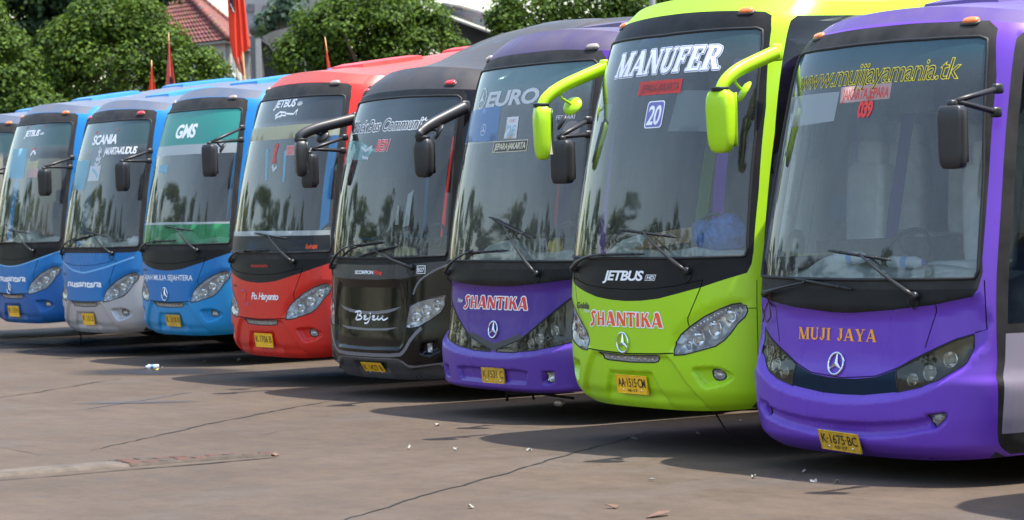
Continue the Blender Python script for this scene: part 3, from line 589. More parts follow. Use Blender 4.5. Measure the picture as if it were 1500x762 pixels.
KEY = dict(front_panel='body', forehead='roof', hood='body', bumper='bumper', cowl='cowl', windscreen_frame='frame', windscreen='glass', panel_gap='gap', quarter_window='sideglass', side_window='sideglass', side_panel='body', door_frame='frame', door_panel='doorpaint', grille_panel='grille', trim_and_glint='trim', lower_bumper='lower')
class Bus:
    def __init__(s, kind, label, X, Y, h, dz, sc, pal, group=None):
        s.sf = SURF[kind]; s.kind = kind; s.pal = pal; s.root = tag(empty('bus', (X, Y, dz), R(h), sc), label, 'bus', group); d = spec(kind); rt = s.root
        M = lambda k: pal.get(k) or pal['body']
        for nme, me, poly in d['front']:
            if nme in ('headlight_lens', 'side_lens', 'fog_lens', 'light_bar'): continue
            o = link(nme, me, M(KEY[nme]), rt)
            if nme == 'windscreen':
                s.screen = o
                for r in d['seals']: link('seal', r, 'rubber', o)
        for nme, me in d['sides']: link(nme, me, M(KEY[nme]), rt)
        link('roof', d['roof'][0], M('roof'), rt); [link('cantrail', c_, M('cantrail'), rt) for c_ in d['roof'][1:]]; link('rear_panel', d['rear'], M('body'), rt); link('chassis', d['under'], 'chassis', rt)
        link('cabin_lining', d['lining'], pal.get('lining', 'lining'), rt); link('luggage_rack', d['rack'], 'lining', rt); link('dashboard', d['dash'], pal.get('dash', 'dash'), rt)
        st = link('steering_wheel', RING, 'plastic', rt); st.location = (-.55, 1.12, GB[kind]+.14)
        for x, y, zz in [(-.58, 1.75, 1.22), (.62, 2.1, 1.2)]+[(x, y, 1.35) for y in (3.0, 3.9, 4.8) for x in (-.85, -.38, .38, .85)]:
            o = link('seat', SEAT, pal.get('seat', 'seat'), rt); o.location = (x, y, zz)
        for x, y in ((-1.0, 2.68), (1.0, 2.68), (-1.0, 8.62), (1.0, 8.62)):
            o = link('wheel', TYRE, 'tyre', rt); o.location = (x, y, .505+(GZ-dz)/sc); o.rotation_euler = (0, 0, 0 if x > 0 else math.pi); link('rim', RIM, 'rim', o)
        if pal.get('ac', True): o = link('air_conditioner', d['ac'], M('ac'), rt); link('roof_hatch', d['hatch'], M('ac'), rt)
        for nme, me, hs, rg, poly in d['lamps']:
            pn = {'headlight_lens': 'headlight', 'side_lens': 'side_light', 'fog_lens': 'fog_light', 'light_bar': 'light_bar'}[nme]
            o = link(pn, hs, M('housing' if nme != 'fog_lens' else 'foghousing') if pal.get('housing') else ('lampwhite' if nme == 'light_bar' else 'lampshell'), rt)
            link('lens', me, pal.get('lens', 'lens') if nme in ('headlight_lens', 'side_lens') else 'lens', o); link('bezel', rg, pal.get('bezel', 'rubber'), o)
            if nme == 'headlight_lens': s.bowls(o, poly)
            if nme == 'light_bar':
                b = MB()
                for k in range(7):
                    u = -.27+.09*k; c, t, kk, n = s.sf.frame(u, .748, -.01); k0 = len(b.V); b.superbox((0, 0, 0), (.07, .02, .035), .5, 4)
                    b.V[k0:] = [tuple(c+t*v[0]+n*(-v[1])+kk*v[2]) for v in b.V[k0:]]
                b.build('diode', 'lampwhite', o)
    def bowls(s, par, poly):
        q = np.array(poly); sg = 1 if q[:, 0].mean() > 0 else -1
        L = {'jet': [(.70, .865, .035), (.80, .915, .055), (.95, .99, .055), (1.08, 1.075, .045), (1.15, 1.12, .025)], 'muji': [(.66, .735, .042), (.80, .785, .05), (.95, .86, .05)], 'vee': [(.56, .739, .042), (.675, .783, .052), (.87, .85, .045)], 'scorp': [(.84, .87, .05), (.96, .93, .05), (1.07, .99, .035)]}[s.kind]
        for u, z, r in L:
            c, t, k, n = s.sf.frame(sg*u, z, -.012); ax = (n*.55+Vector((0, -1, 0))*.45).normalized(); b = MB()
            b.lathe([(r, 0), (r*.93, -.006), (r*.78, -.03), (r*.5, -.05), (r*.15, -.058), (0, -.058)], 20, c, ax); b.lathe([(r, 0), (r*1.08, .004), (r*1.1, -.006), (r*1.0, -.012)], 20, c, ax); b.build('reflector', 'chrome2', par)
            b2 = MB(); b2.lathe([(r*.34, -.048), (r*.36, -.02), (r*.25, -.004), (0, 0)], 12, c, ax); b2.build('bulb', 'bulb', par)
        if s.kind == 'jet':
            b = MB()
            for k in range(12):
                t = k/11; u = .74+.34*t; z = .975+.165*t**.9; c, tt, kk, n = s.sf.frame(sg*u, z, -.006); b.lathe([(.009, 0), (.007, .006), (0, .008)], 7, c, n)
            b.build('diode', 'lampwhite', par)
    # ---- writing and stickers
    def text(s, txt, box, m, off=.004, shear=0.0, bold=0.0, sp=1.0, bounce=0.0, par=None, name='lettering'):
        V, F, bb = bfont(txt, shear, bold, sp, bounce); return link(name, flat(s.sf, V, F, bb, box, off), m, par or s.root)
    def serif(s, txt, box, m, off=.004, shear=0.0, halo=0.0, font=SER, sp=.07, par=None):
        V, F, bb = word(txt, font, sp, shear, halo); return link('lettering', flat(s.sf, V, F, bb, box, off), m, par or s.root)
    def patch(s, polys, m, off=.003, h=.06, par=None, name='sticker'): return link(name, patchm(s.sf, polys, off, h, name), m, par or s.root)
    def plate(s, u, z, txt, sub, m='plate', wd=.40, ht=.14, tilt=0.0, text='plate_text'):
        c, t, k, n = s.sf.frame(u, z, .022); t2 = t*math.cos(tilt)+k*math.sin(tilt); k2 = -t*math.sin(tilt)+k*math.cos(tilt); mp = lambda x, y, o: c+t2*x+k2*y+n*o
        cs = [(-wd/2, -ht/2), (wd/2, -ht/2), (wd/2, ht/2), (-wd/2, ht/2)]; b = MB(); V = [mp(x, y, o) for o in (-.004, .004) for x, y in cs]; b.add(V, [(4, 5, 6, 7), (3, 2, 1, 0), (0, 1, 5, 4), (1, 2, 6, 5), (2, 3, 7, 6), (3, 0, 4, 7)]); o = b.build('license_plate', m, s.root, False)
        fr = MB(); fr.tube([mp(x, y, .006) for x, y in cs+cs[:1]], .0035, 5, False); fr.build('plate_rim', m, o)
        for tx, (x0, y0, x1, y1) in ((txt, (-wd*.45, -ht*.14, wd*.45, ht*.36)), (sub, (-wd*.16, -ht*.40, wd*.16, -ht*.24))):
            if tx:
                V, F, bb = bfont(tx, 0, .012, 1.0, 0); V = [mp(x0+(a-bb[0])/(bb[2]-bb[0])*(x1-x0), y0+(q-bb[1])/(bb[3]-bb[1])*(y1-y0), .0065) for a, q in V]; link('lettering', mesh('lettering', V, F, False), text, o)
        bt = MB()
        for x in (-wd*.3, wd*.3):
            bt.lathe([(.008, .004), (.007, .009), (0, .010)], 8, mp(x, -ht*.32, 0), n)
        bt.build('bolt', 'chrome', o)
        # two bare brackets from the bumper to the plate
        br = MB()
        for x in (-wd*.3, wd*.3): br.tube([mp(x, 0, -.03), mp(x, 0, -.004)], .012, 6)
        br.build('bracket', 'plastic', o); return o
    def star(s, u, z, r=.075, m='chrome'):
        c, t, k, n = s.sf.frame(u, z, .012); mp = lambda x, y, o=0: c+t*x+k*y+n*o; b = MB(); b.tube([mp(r*math.cos(a*math.pi/16), r*math.sin(a*math.pi/16)) for a in range(33)], .0075, 6, False)
        for j in range(3):
            a = math.pi/2+j*2*math.pi/3; d = (math.cos(a), math.sin(a)); e = (-d[1], d[0]); w0 = .016
            b.add([mp(e[0]*w0, e[1]*w0), mp(-e[0]*w0, -e[1]*w0), mp(d[0]*r*.97+e[0]*.002, d[1]*r*.97+e[1]*.002), mp(d[0]*r*.97-e[0]*.002, d[1]*r*.97-e[1]*.002), mp(0, 0, .012), mp(d[0]*r*.97, d[1]*r*.97, .004)], [(0, 4, 5, 2), (4, 1, 3, 5)])
        return b.build('emblem', m, s.root, False)
    def flatstar(s, u, z, r, m, par):
        P = [[(u+r*math.cos(2*math.pi*k/24), z+r*math.sin(2*math.pi*k/24)) for k in range(24)]]; ring = [strip([(u+r*math.cos(2*math.pi*k/24), z+r*math.sin(2*math.pi*k/24)) for k in range(25)], r*.14)]
        for j in range(3):
            a = math.pi/2+j*2*math.pi/3; d = (math.cos(a), math.sin(a)); ring.append([(u-d[1]*r*.2, z+d[0]*r*.2), (u+d[1]*r*.2, z-d[0]*r*.2), (u+d[0]*r, z+d[1]*r)])
        s.patch(ring, m, .004, None, par, 'emblem')
    def marker(s, u, z, m='orange'):
        for sg in (-1, 1):
            c, t, k, n = s.sf.frame(sg*u, z, 0); b = MB(); b.superbox((0, 0, 0), (.125, .07, .045), .7, 6); ax = (n+Vector((0, 0, .6))).normalized(); kk = ax.cross(t).normalized()
            b.V = [tuple(c+t*v[0]+kk*v[1]+ax*v[2]) for v in b.V]; o = b.build('marker_lamp', m, s.root)
            b = MB(); b.superbox((0, 0, -.012), (.15, .09, .026), .5, 5); b.V = [tuple(c+t*v[0]+kk*v[1]+ax*v[2]) for v in b.V]; b.build('lamp_base', 'plastic', o)
    def wiper(s, base, mid, a, b_, m='wiper', bend=None):
        pr = lambda q, o: Vector(s.sf.P(np.array([q[0]]), np.array([q[1]]), o)[0]); root = MB(); c, t, k, n = s.sf.frame(base[0], base[1], 0)
        root.lathe([(.028, -.005), (.03, .03), (.022, .045), (0, .048)], 12, c, n); o = root.build('wiper', m, s.root)
        arm = MB(); q = [(base[0]+(mid[0]-base[0])*i/8, base[1]+(mid[1]-base[1])*i/8) for i in range(9)]
        if bend: q = [(a_[0], a_[1]+bend*math.sin(math.pi*i/8)) for i, a_ in enumerate(q)]
        arm.tube([pr(p, .035+.012*math.sin(math.pi*i/8)) for i, p in enumerate(q)], [.016, .017, .016, .012, .010, .009, .008, .008, .009], 6); arm.build('arm', m, o)
        bl = MB(); q = [(a[0]+(b_[0]-a[0])*i/10, a[1]+(b_[1]-a[1])*i/10) for i in range(11)]; bl.tube([pr(p, .016) for p in q], [.006]+[.011]*9+[.006], 6); bl.tube([pr(p, .030) for p in q[2:9]], [.004, .008, .010, .010, .010, .008, .004], 6)
        for i in (2, 5, 8): bl.tube([pr(q[i], .012), pr(q[i], .036)], .012, 6)
        bl.build('blade', 'rubber', o)
        hs = MB(); u0, z0 = base; sgn = -1 if mid[0] < base[0] else 1
        hs.tube([pr((u0+sgn*.03, z0+.01), .03), pr((u0+sgn*.05, z0-.05), .025), pr((u0+sgn*.02, z0-.085), .012), pr((u0-sgn*.015, z0-.06), .008), pr((u0-.02*sgn, z0-.02), .006)], .004, 5); hs.build('washer_hose', 'rubber', o); return o
    def mirror(s, bases, elbow, c, size, style='thin', m='plastic', convex=None, taper=.92, sg=1, glassm='mirror'):
        o = MB(); hx, hy, hz = size; o.superbox((0, 0, 0), size, .32 if style == 'thin' else .5, 9, taper); o.V = [(c[0]+v[0]*.94-v[1]*.34*sg, c[1]+v[1]*.94+v[0]*.34*sg, c[2]+v[2]) for v in o.V]; root = o.build('mirror', m, s.root)
        gm = MB(); rr = [(hx*.42*a, hy*.5+.003, hz*.44*b) for a, b in ((-1, -.9), (1, -.9), (1, 1), (-1, 1))]; gm.add([(c[0]+v[0]*.94-v[1]*.34*sg, c[1]+v[1]*.94+v[0]*.34*sg, c[2]+v[2]) for v in rr], [(0, 3, 2, 1)]); gm.build('mirror_glass', glassm, root, False)
        a = MB(); top = Vector((c[0], c[1], c[2]+hz/2)); e = Vector(elbow)
        if style == 'thin':
            for b in bases: a.tube([b, Vector(b).lerp(e, .6)+Vector((0, 0, .0)), e], .019, 7)
            a.tube([e+Vector((0, .03, 0)), e, top+Vector((0, 0, .01)), top-Vector((0, 0, .05))], .016, 7); a.superbox(tuple(top+Vector((0, 0, .01))), (.06, .06, .05), .6, 5)
            for b in bases: a.superbox(tuple(b), (.05, .08, .07), .5, 5)
        else:
            b = Vector(bases[0]); mid = b.lerp(e, .75); P = smooth3([b, b.lerp(e, .35)+Vector((0, 0, .015)), mid+Vector((0, 0, .03)), e+Vector((0, .0, .0)), top+Vector((0, 0, -.02))]); r0 = .045 if style == 'pod' else .05
            a.tube(P, [r0*1.25-(r0*.25)*i/(len(P)-1) for i in range(len(P))], 10, True, .8); a.superbox(tuple(b), (.06, .10, .13), .4, 6); 
            rb = MB(); rb.lathe([(.05, 0), (.07, .008), (.06, .018), (.07, .028), (.05, .036)], 14, top-Vector((0, 0, .02))); rb.build('gaiter', 'rubber', root)
        a.build('arm', m, root)
        if convex:
            p, rad, cm = convex; p = Vector(p); cv = MB(); ax = Vector((.35*sg, .75, -.5)).normalized(); cv.lathe([(0, -.035), (rad*.6, -.03), (rad*.95, -.012), (rad, 0), (rad*.93, .006), (0, .010)], 18, p, ax, 1, 1); cv.tube([p-ax*.03, (p-ax*.03).lerp(e, .35)+Vector((0, 0, .03)), p.lerp(e, .5)+Vector((0, 0, .09))], .012, 6); cv.build('convex_mirror', cm, root)
        return root
def smooth3(pts, it=2):
    p = [Vector(q) for q in pts]
    for _ in range(it):
        o = [p[0]]
        for a, b in zip(p[:-1], p[1:]): o += [a*.75+b*.25, a*.25+b*.75]
        p = o+[pts[-1]]
    return [Vector(q) for q in p]
# ------------------------------------------------------------------ palette
plain('rubber', (.012, .012, .013), .6, var=.3); plain('plastic', (.018, .018, .020), .42, var=.3, vscale=4); plain('wiper', (.02, .02, .022), .38, .2, var=.3)
plain('cable_red', (.10, .02, .03), .6); plain('gap', (.004, .004, .005), .9); plain('chassis', (.012, .012, .012), .85, var=.4); plain('tyre', (.018, .017, .017), .85, var=.3, bump=.3); plain('rim', (.30, .30, .31), .45, .7, var=.25)
plain('lining', (.20, .20, .205), .85, var=.25); plain('lining_dark', (.03, .03, .035), .85, var=.25); plain('seat', (.16, .17, .21), .85, var=.3); plain('seat_pale', (.70, .72, .74), .8, var=.15); plain('dash', (.66, .70, .66), .62, var=.25, vscale=3); plain('dash_dark', (.09, .095, .10), .6, var=.3); plain('dash_mid', (.58, .62, .62), .6, var=.3)
plain('chrome', (.75, .76, .78), .22, 1.0, var=.12); plain('lampshell', (.70, .71, .73), .33, .85, var=.15); plain('chrome2', (.85, .86, .88), .07, 1.0); plain('smoked', (.11, .105, .095), .35, .5, var=.35); plain('mirror', (.8, .82, .85), .03, 1.0)
plain('bulb', (.75, .76, .74), .12, 0, .5); plain('lampwhite', (.72, .73, .75), .18, .3); plain('orange', (.75, .16, .015), .22, 0, .6); plain('amber_clear', (.35, .28, .24), .2, .3, .6); plain('redlamp', (.55, .02, .02), .2, 0, .6)
plain('cowl', (.010, .010, .011), .42, 0, 0, .18, var=.35, vscale=3); plain('frame', (.011, .011, .011), .5, 0, 0, .18, var=.5, vscale=4); plain('frame_dust', (.028, .026, .025), .6, 0, 0, .2, var=.5, vscale=4)
plain('white_vinyl', (.86, .87, .88), .45, var=.06); plain('red_vinyl', (.72, .03, .025), .45, var=.08); plain('redorange_vinyl', (.90, .10, .015), .45, var=.06); plain('orange_vinyl', (.95, .36, .008), .45, var=.06); plain('yellow_vinyl', (.82, .68, .03), .5, var=.06); plain('dark_vinyl', (.035, .035, .035), .5); plain('violet_vinyl', (.16, .15, .42), .5); plain('cream_vinyl', (.62, .56, .38), .5, var=.1)
plain('plate', (.92, .50, .010), .5, var=.12, vscale=14, bump=.15); plain('plate_old', (.62, .36, .02), .6, var=.3, vscale=20, bump=.3); plain('plate_text', (.02, .018, .015), .6); plain('plate_text_faint', (.16, .09, .02), .7)
for nme, c, al in (('film_teal', (.05, .42, .36), .55), ('film_green', (.02, .36, .12), .42), ('film_white', (.72, .78, .78), .45), ('film_sheet', (.62, .70, .74), .36), ('film_sky', (.22, .55, .70), .55), ('film_blue', (.16, .33, .66), .45), ('film_cream', (.62, .60, .36), .5), ('film_dark', (.015, .016, .02), .86), ('film_pink', (.72, .45, .42), .55), ('film_red', (.70, .04, .03), .75), ('film_redfaint', (.65, .06, .04), .55), ('film_whitetext', (.75, .78, .80), .62), ('film_paper', (.74, .76, .78), .75), ('film_pale_teal', (.30, .62, .62), .32)): film(nme, c, al)
MATS['lens'] = glass('lens', (.95, .96, .97), .05, gloss=1.1); MATS['lens_smoke'] = glass('lens_smoke', (.60, .58, .53), .05, gloss=.9, dustcol=(.26, .23, .19))
glass('sideglass', (.55, .57, .57), .03, gloss=1.0, dustcol=(.10, .10, .10))
for nme, c, du in (('paint_green', (.375, .65, .010), .03), ('paint_violet', (.128, .040, .43), .03), ('paint_violet_deep', (.060, .017, .24), .03), ('paint_violet_bumper', (.085, .028, .31), .04), ('paint_red', (.66, .020, .012), .03), ('paint_blue', (.002, .160, .45), .03), ('paint_blue_light', (.006, .25, .56), .03), ('paint_blue_deep', (.002, .105, .36), .03), ('paint_skyline', (.16, .46, .80), .05), ('paint_silver', (.46, .46, .48), .08), ('paint_black', (.004, .004, .005), .004), ('paint_grey', (.16, .16, .175), .10), ('paint_darkgrey', (.035, .037, .042), .12), ('paint_petrol', (.004, .016, .036), .02), ('paint_doorwhite', (.27, .24, .30), .12)): paint(nme, c, du, .11 if nme == 'paint_black' else .30)
pset(MATS['paint_black'].node_tree.nodes['Principled BSDF'], None, None, None, .0, .30)
pset(MATS['paint_petrol'].node_tree.nodes['Principled BSDF'], None, None, None, .0, .1)
MATS['paint_silver'].node_tree.nodes['Principled BSDF'].inputs['Metallic'].default_value = .35
for nme, c in (('roof_green', (.26, .46, .012)), ('roof_violet', (.060, .025, .20)), ('roof_red', (.42, .03, .022)), ('roof_blue', (.018, .07, .17)), ('roof_black', (.016, .016, .020)), ('roof_violet_grey', (.036, .022, .10))): paint(nme, c, {'roof_green': .14, 'roof_red': .16, 'roof_blue': .22, 'roof_black': .14, 'roof_violet': .22, 'roof_violet_grey': .25}[nme], .5, .05, 0, .3, {'roof_green': .6, 'roof_red': 1.5, 'roof_blue': 2.0, 'roof_black': .8, 'roof_violet': .6, 'roof_violet_grey': .8}[nme])
glass('screen_green', (.84, .88, .86), 0.05, (2.80, 3.12, (.12, .22, .24), .22)); glass('screen_muji', (.84, .88, .86), 0.045, (2.52, 2.92, (.08, .24, .30), .22)); glass('screen_vee', (.84, .88, .86), 0.09, (2.70, 3.05, (.15, .30, .31), .30))
glass('screen_scorp', (.84, .88, .86), 0.05, (2.6, 2.75, (.10, .14, .15), .16)); glass('screen_red', (.84, .88, .86), 0.06, (2.85, 2.95, (.055, .06, .065), .55)); glass('screen_gms', (.84, .88, .86), .07); glass('screen_blue', (.84, .88, .86), 0.06, (2.75, 2.9, (.10, .20, .20), .30))

# ------------------------------------------------------------------ the coaches
JB = 'coaches parked side by side'
def jet(label, X, Y, h, dz, sc, **p):
    pal = dict(cowl='cowl', frame='frame_dust', gap='gap', sideglass='sideglass', lens='lens'); pal.update(p); b = Bus('jet', label, X, Y, h, dz, sc, pal, JB); return b
def jet_wipers(b, d=0.0):
    b.wiper((.735, 1.411+d), (.25, 1.69+d), (-.12, 1.72+d), (.61, 1.66+d)); b.wiper((-.85, 1.415+d), (-.26, 1.53+d), (-.46, 1.528+d), (.24, 1.535+d), bend=.03)
# lime green coach
g = jet('lime green coach marked 20 with large lime mirror pods', 0, 0, -1.172, -.009, 1., body='paint_green', roof='roof_green', cantrail='roof_green', ac='roof_green', glass='screen_green', frame='frame', seat='seat')  # roof and cantrail take a darker green that offsets the sun on them
jet_wipers(g); g.marker(.885, 3.285); sc = g.screen
g.serif('MANUFER', (-.60, 2.885, .79, 3.045), 'white_vinyl', .003, .22, .085, par=sc); g.serif('MANUFER', (-.60, 2.885, .79, 3.045), 'violet_vinyl', .0045, .22, .05, par=sc); g.serif('MANUFER', (-.60, 2.885, .79, 3.045), 'white_vinyl', .006, .22, .022, par=sc)
g.patch([rect(-.165, 2.733, .415, 2.832)], 'film_red', .003, .08, sc); g.text('JEPARA-JAKARTA', (-.13, 2.752, .385, 2.812), 'dark_vinyl', .0045, .15, .0, par=sc)
rr = rrect(.01, 2.482, .248, 2.686, .03); g.patch([rr], 'white_vinyl', .003, .05, sc); cx, cy = .13, 2.584
g.patch([[(cx+(a-cx)*.90, cy+(b-cy)*.92) for a, b in rr]], 'violet_vinyl', .0045, .05, sc); g.text('20', (.04, 2.51, .215, 2.655), 'white_vinyl', .006, .12, .02, .92, par=sc)
g.patch([[(-.98, 2.72), (-.62, 2.70), (-.64, 2.40), (-.92, 2.30)]], 'film_sheet', -.03, .08, sc, 'sun_shade'); g.patch([[(.34, 2.76), (.86, 2.74), (.80, 2.44), (.30, 2.46)]], 'film_sheet', -.03, .08, sc, 'sun_shade')
g.text('JETBUS', (-.325, 1.338, .225, 1.411), 'white_vinyl', .004, .25, .03, .9); hd = [(.24, 1.338), (.365, 1.338), (.385, 1.382), (.26, 1.382)]; g.patch([hd], 'white_vinyl', .003, None); g.patch([[(.315+(a-.315)*.9, 1.36+(b-1.36)*.8) for a, b in hd]], 'dark_vinyl', .0045, None); g.text('HD', (.272, 1.347, .36, 1.373), 'white_vinyl', .006, .25, .02)
g.serif('SHANTIKA', (-.515, .99, .465, 1.095), 'white_vinyl', .003, 0, .085, FLARE, .06); g.serif('SHANTIKA', (-.515, .99, .465, 1.095), 'redorange_vinyl', .005, 0, .0, FLARE, .06); g.text('New', (-.63, 1.08, -.52, 1.115), 'white_vinyl', .004, .35, 0)
g.text('Golda', (-.775, 1.112, -.54, 1.16), 'dark_vinyl', .005, .2, .03); g.star(-.04, .866); g.plate(-.02, .54, 'AA·1515·CM', '06·17')
hz = MB(); hz.tube([(.35, .5, .37), (.42, .62, .12), (.44, .66, .05)], [.008, .007, .004], 6); hz.build('drain_hose', 'chassis', g.root)
g.mirror([(1.20, .54, 2.99)], (1.25, .03, 2.775), (1.25, -.01, 2.49), (.22, .15, .46), 'pod', 'paint_green', ((1.24, .22, 2.70), .085, 'paint_green'), .84)
g.mirror([(-1.20, .66, 3.02)], (-1.27, .12, 2.775), (-1.27, .08, 2.50), (.20, .14, .44), 'pod', 'paint_green', ((-1.24, .36, 2.71), .085, 'paint_green'), .82, -1)
# red coach
r = jet('red coach with a dark sun band across its windscreen', -9.403, 1.785, -.859, -.037, 1., body='paint_red', roof='roof_red', ac='paint_red', glass='screen_red', dash='dash_mid')
jet_wipers(r); r.marker(.87, 3.285, 'amber_clear'); sc = r.screen
r.text('JETBUS', (-.24, 3.056, .30, 3.128), 'white_vinyl', .004, .25, .03, .9, par=sc); r.patch([smoothpoly([(.32, 3.06), (.43, 3.06), (.45, 3.10), (.34, 3.10)], 1)], 'film_whitetext', .003, None, sc)
for k, q in enumerate([[(-.16, 2.975), (-.05, 3.01), (.1, 3.0)], [(.1, 2.99), (.3, 2.98), (.36, 3.02)], [(-.14, 2.955), (.02, 2.975), (.12, 2.97)], [(-.1, 3.0), (-.12, 2.94)], [(.0, 3.01), (-.02, 2.95)], [(.36, 2.97), (.37, 3.03)]]): r.patch([strip(q, .014)], 'white_vinyl', .003, None, sc)
r.patch([symm([(0, 2.87), (.6, 2.875), (1.12, 2.88), (1.14, 2.75), (.6, 2.74), (0, 2.735)])], 'film_cream', .003, .08, sc, 'sun_strip')
r.patch([rect(.32, 2.555, .52, 2.665)], 'film_pink', .004, .08, sc); r.text('JEPARA', (.33, 2.62, .51, 2.65), 'red_vinyl', .006, 0, .01, par=sc); r.text('JKT', (.36, 2.57, .48, 2.605), 'red_vinyl', .006, 0, .01, par=sc)
r.patch([[(.02, 2.69), (.10, 2.69), (.09, 2.49), (.03, 2.48)], strip([(.1, 2.68), (.05, 2.58), (.12, 2.48)], .03)], 'film_red', .004, None, sc); r.patch([[(-.20, 2.64), (-.13, 2.64), (-.02, 2.30), (-.06, 2.29)], [(.28, 2.6), (.33, 2.62), (.40, 2.28), (.36, 2.27)]], 'film_sky', .004, None, sc); r.patch([strip([(.05, 2.46), (.1, 2.40), (.16, 2.44)], .04)], 'film_whitetext', .004, None, sc)
r.patch([symm([(0, 1.69), (1.19, 1.69), (1.2, 1.52), (0, 1.52)])], 'film_dark', .0025, .08, sc, 'sun_strip'); r.patch([symm([(0, 1.745), (1.19, 1.74), (1.19, 1.69), (0, 1.69)])], 'film_white', .0025, .08, sc, 'sun_strip'); r.text('Sudrajat', (.905, 1.55, 1.06, 1.60), 'redorange_vinyl', .005, .3, .02, par=sc)
r.text('PO.HARYANTO', (-.18, 1.35, .215, 1.378), 'red_vinyl', .004, 0, .02); r.text('Po. Haryanto', (-.165, 1.0, .455, 1.075), 'white_vinyl', .004, .25, .02, .85); r.text('Golda', (-.72, 1.13, -.58, 1.16), 'dark_vinyl', .005, .2, .03)
r.patch([smoothpoly([(-.38, .96), (-.31, 1.0), (-.30, 1.07), (-.34, 1.09), (-.40, 1.02)], 1)], 'red_vinyl', .004, None); r.patch([strip([(-.42, 1.09), (-.36, 1.10)], .02), strip([(-.30, .93), (-.26, .96)], .02)], 'violet_vinyl', .004, None); r.plate(0, .545, 'K 1706 B', '', 'plate', text='plate_text_faint', wd=.41, ht=.15)
r.mirror([(1.20, .45, 2.72), (1.2, .42, 2.58)], (1.25, .02, 2.60), (1.25, -.01, 2.37), (.18, .11, .36), 'thin', 'plastic')
# blue coach with the green sun band
m = jet('blue coach with a teal green sun band and white strip across its windscreen', -13.67, 2.73, 1.617, .045, .99, body='paint_blue', bumper='paint_blue_light', roof='roof_blue', ac='paint_blue', glass='screen_gms', dash='dash')
jet_wipers(m, .02); m.marker(.86, 3.285, 'amber_clear'); sc = m.screen
m.patch([symm([(0, 3.135), (.4, 3.14), (.8, 3.15), (1.04, 3.155), (1.09, 3.12), (1.14, 2.75), (0, 2.755)])], 'film_teal', .003, .08, sc, 'sun_strip'); m.patch([symm([(0, 2.755), (1.14, 2.75), (1.155, 2.63), (0, 2.635)])], 'film_white', .003, .08, sc, 'sun_strip')
m.patch([symm([(0, 1.76), (1.19, 1.755), (1.205, 1.52), (0, 1.515)])], 'film_green', .003, .08, sc, 'sun_strip'); m.patch([symm([(0, 1.79), (1.185, 1.78), (1.19, 1.755), (0, 1.76)])], 'film_white', .003, .08, sc, 'sun_strip')
m.text('GMS', (-.24, 2.84, .32, 2.99), 'white_vinyl', .0045, .18, .035, .95, par=sc); m.patch([rect(-.60, 2.42, -.28, 2.52)], 'film_sky', .003, .1, sc)
m.text('GAJAH MULIA SEJAHTERA', (-.77, 1.06, .635, 1.13), 'white_vinyl', .004, .05, .01, .95); m.text('Golda', (-.76, 1.175, -.62, 1.205), 'dark_vinyl', .005, .2, .03); m.star(-.045, .885, .08); m.plate(.055, .545, 'K 1618 B', '', 'plate_old', wd=.37, ht=.145, text='plate_text_faint')
m.mirror([(1.2, .46, 2.93), (1.2, .44, 2.78)], (1.25, -.02, 2.75), (1.25, -.03, 2.53), (.19, .12, .40), 'thin', 'plastic', ((1.25, .16, 2.68), .07, 'plastic'))
# blue and silver coach
n = jet('blue coach with a silver grey lower bumper and no black panel under its windscreen', -16.85, 3.0, .70, -.03, 1.01, body='paint_blue', hood='paint_blue_deep', cowl='paint_blue', bumper='paint_silver', roof='roof_blue', ac='paint_blue', glass='screen_blue', dash='dash')
n.wiper((.80, 1.428), (.34, 1.676), (-.045, 1.746), (.67, 1.65)); n.wiper((-.82, 1.428), (-.2, 1.63), (-.34, 1.598), (.34, 1.672), bend=.04); n.marker(.86, 3.24, 'redlamp'); sc = n.screen
n.text('SCANIA', (-.24, 2.873, .51, 2.985), 'white_vinyl', .004, .1, .03, .9, par=sc); n.text('JAKARTA-KUDUS', (.22, 2.738, .985, 2.828), 'white_vinyl', .004, .1, .025, .8, par=sc); n.patch([strip([(-.23, 3.02), (.49, 3.035)], .028)], 'film_redfaint', .003, None, sc)
n.patch([[(-.78, 2.69), (-.19, 2.68), (-.21, 2.28), (-.70, 2.29)]], 'film_sky', .003, .1, sc); n.patch([rect(-.13, 2.40, .22, 2.60)], 'film_whitetext', .004, .1, sc); n.patch([strip([(-.05, 2.56), (.1, 2.5), (.16, 2.44)], .04)], 'film_sky', .006, None, sc)
for q in ([(.05, 2.84), (.08, 2.75), (.02, 2.66)], [(.12, 2.82), (.08, 2.74), (.15, 2.64)], [(.02, 2.78), (.14, 2.78)], [(.0, 2.70), (.06, 2.68), (.16, 2.70)], [(-.02, 2.64), (.05, 2.61), (.12, 2.63)]): n.patch([strip(q, .03)], 'film_whitetext', .003, None, sc)
n.patch([strip(smoothpoly([(-1.2, 1.39), (-.69, 1.306), (-.36, 1.21), (0, 1.172), (.115, 1.175), (.695, 1.249), (1.15, 1.376)], 2, False), .022)], 'paint_skyline', .003, None)
n.text('nusantara', (-.50, .985, .545, 1.075), 'white_vinyl', .004, .2, .03, .95, .05); n.text('Golda', (-.72, 1.14, -.58, 1.17), 'dark_vinyl', .005, .2, .03); n.plate(.05, .545, 'K 1512', '', 'plate', wd=.35, ht=.15, text='plate_text_faint')
n.mirror([(1.2, .45, 2.76), (1.2, .43, 2.63)], (1.25, .0, 2.634), (1.25, .015, 2.43), (.18, .12, .38), 'thin', 'plastic')
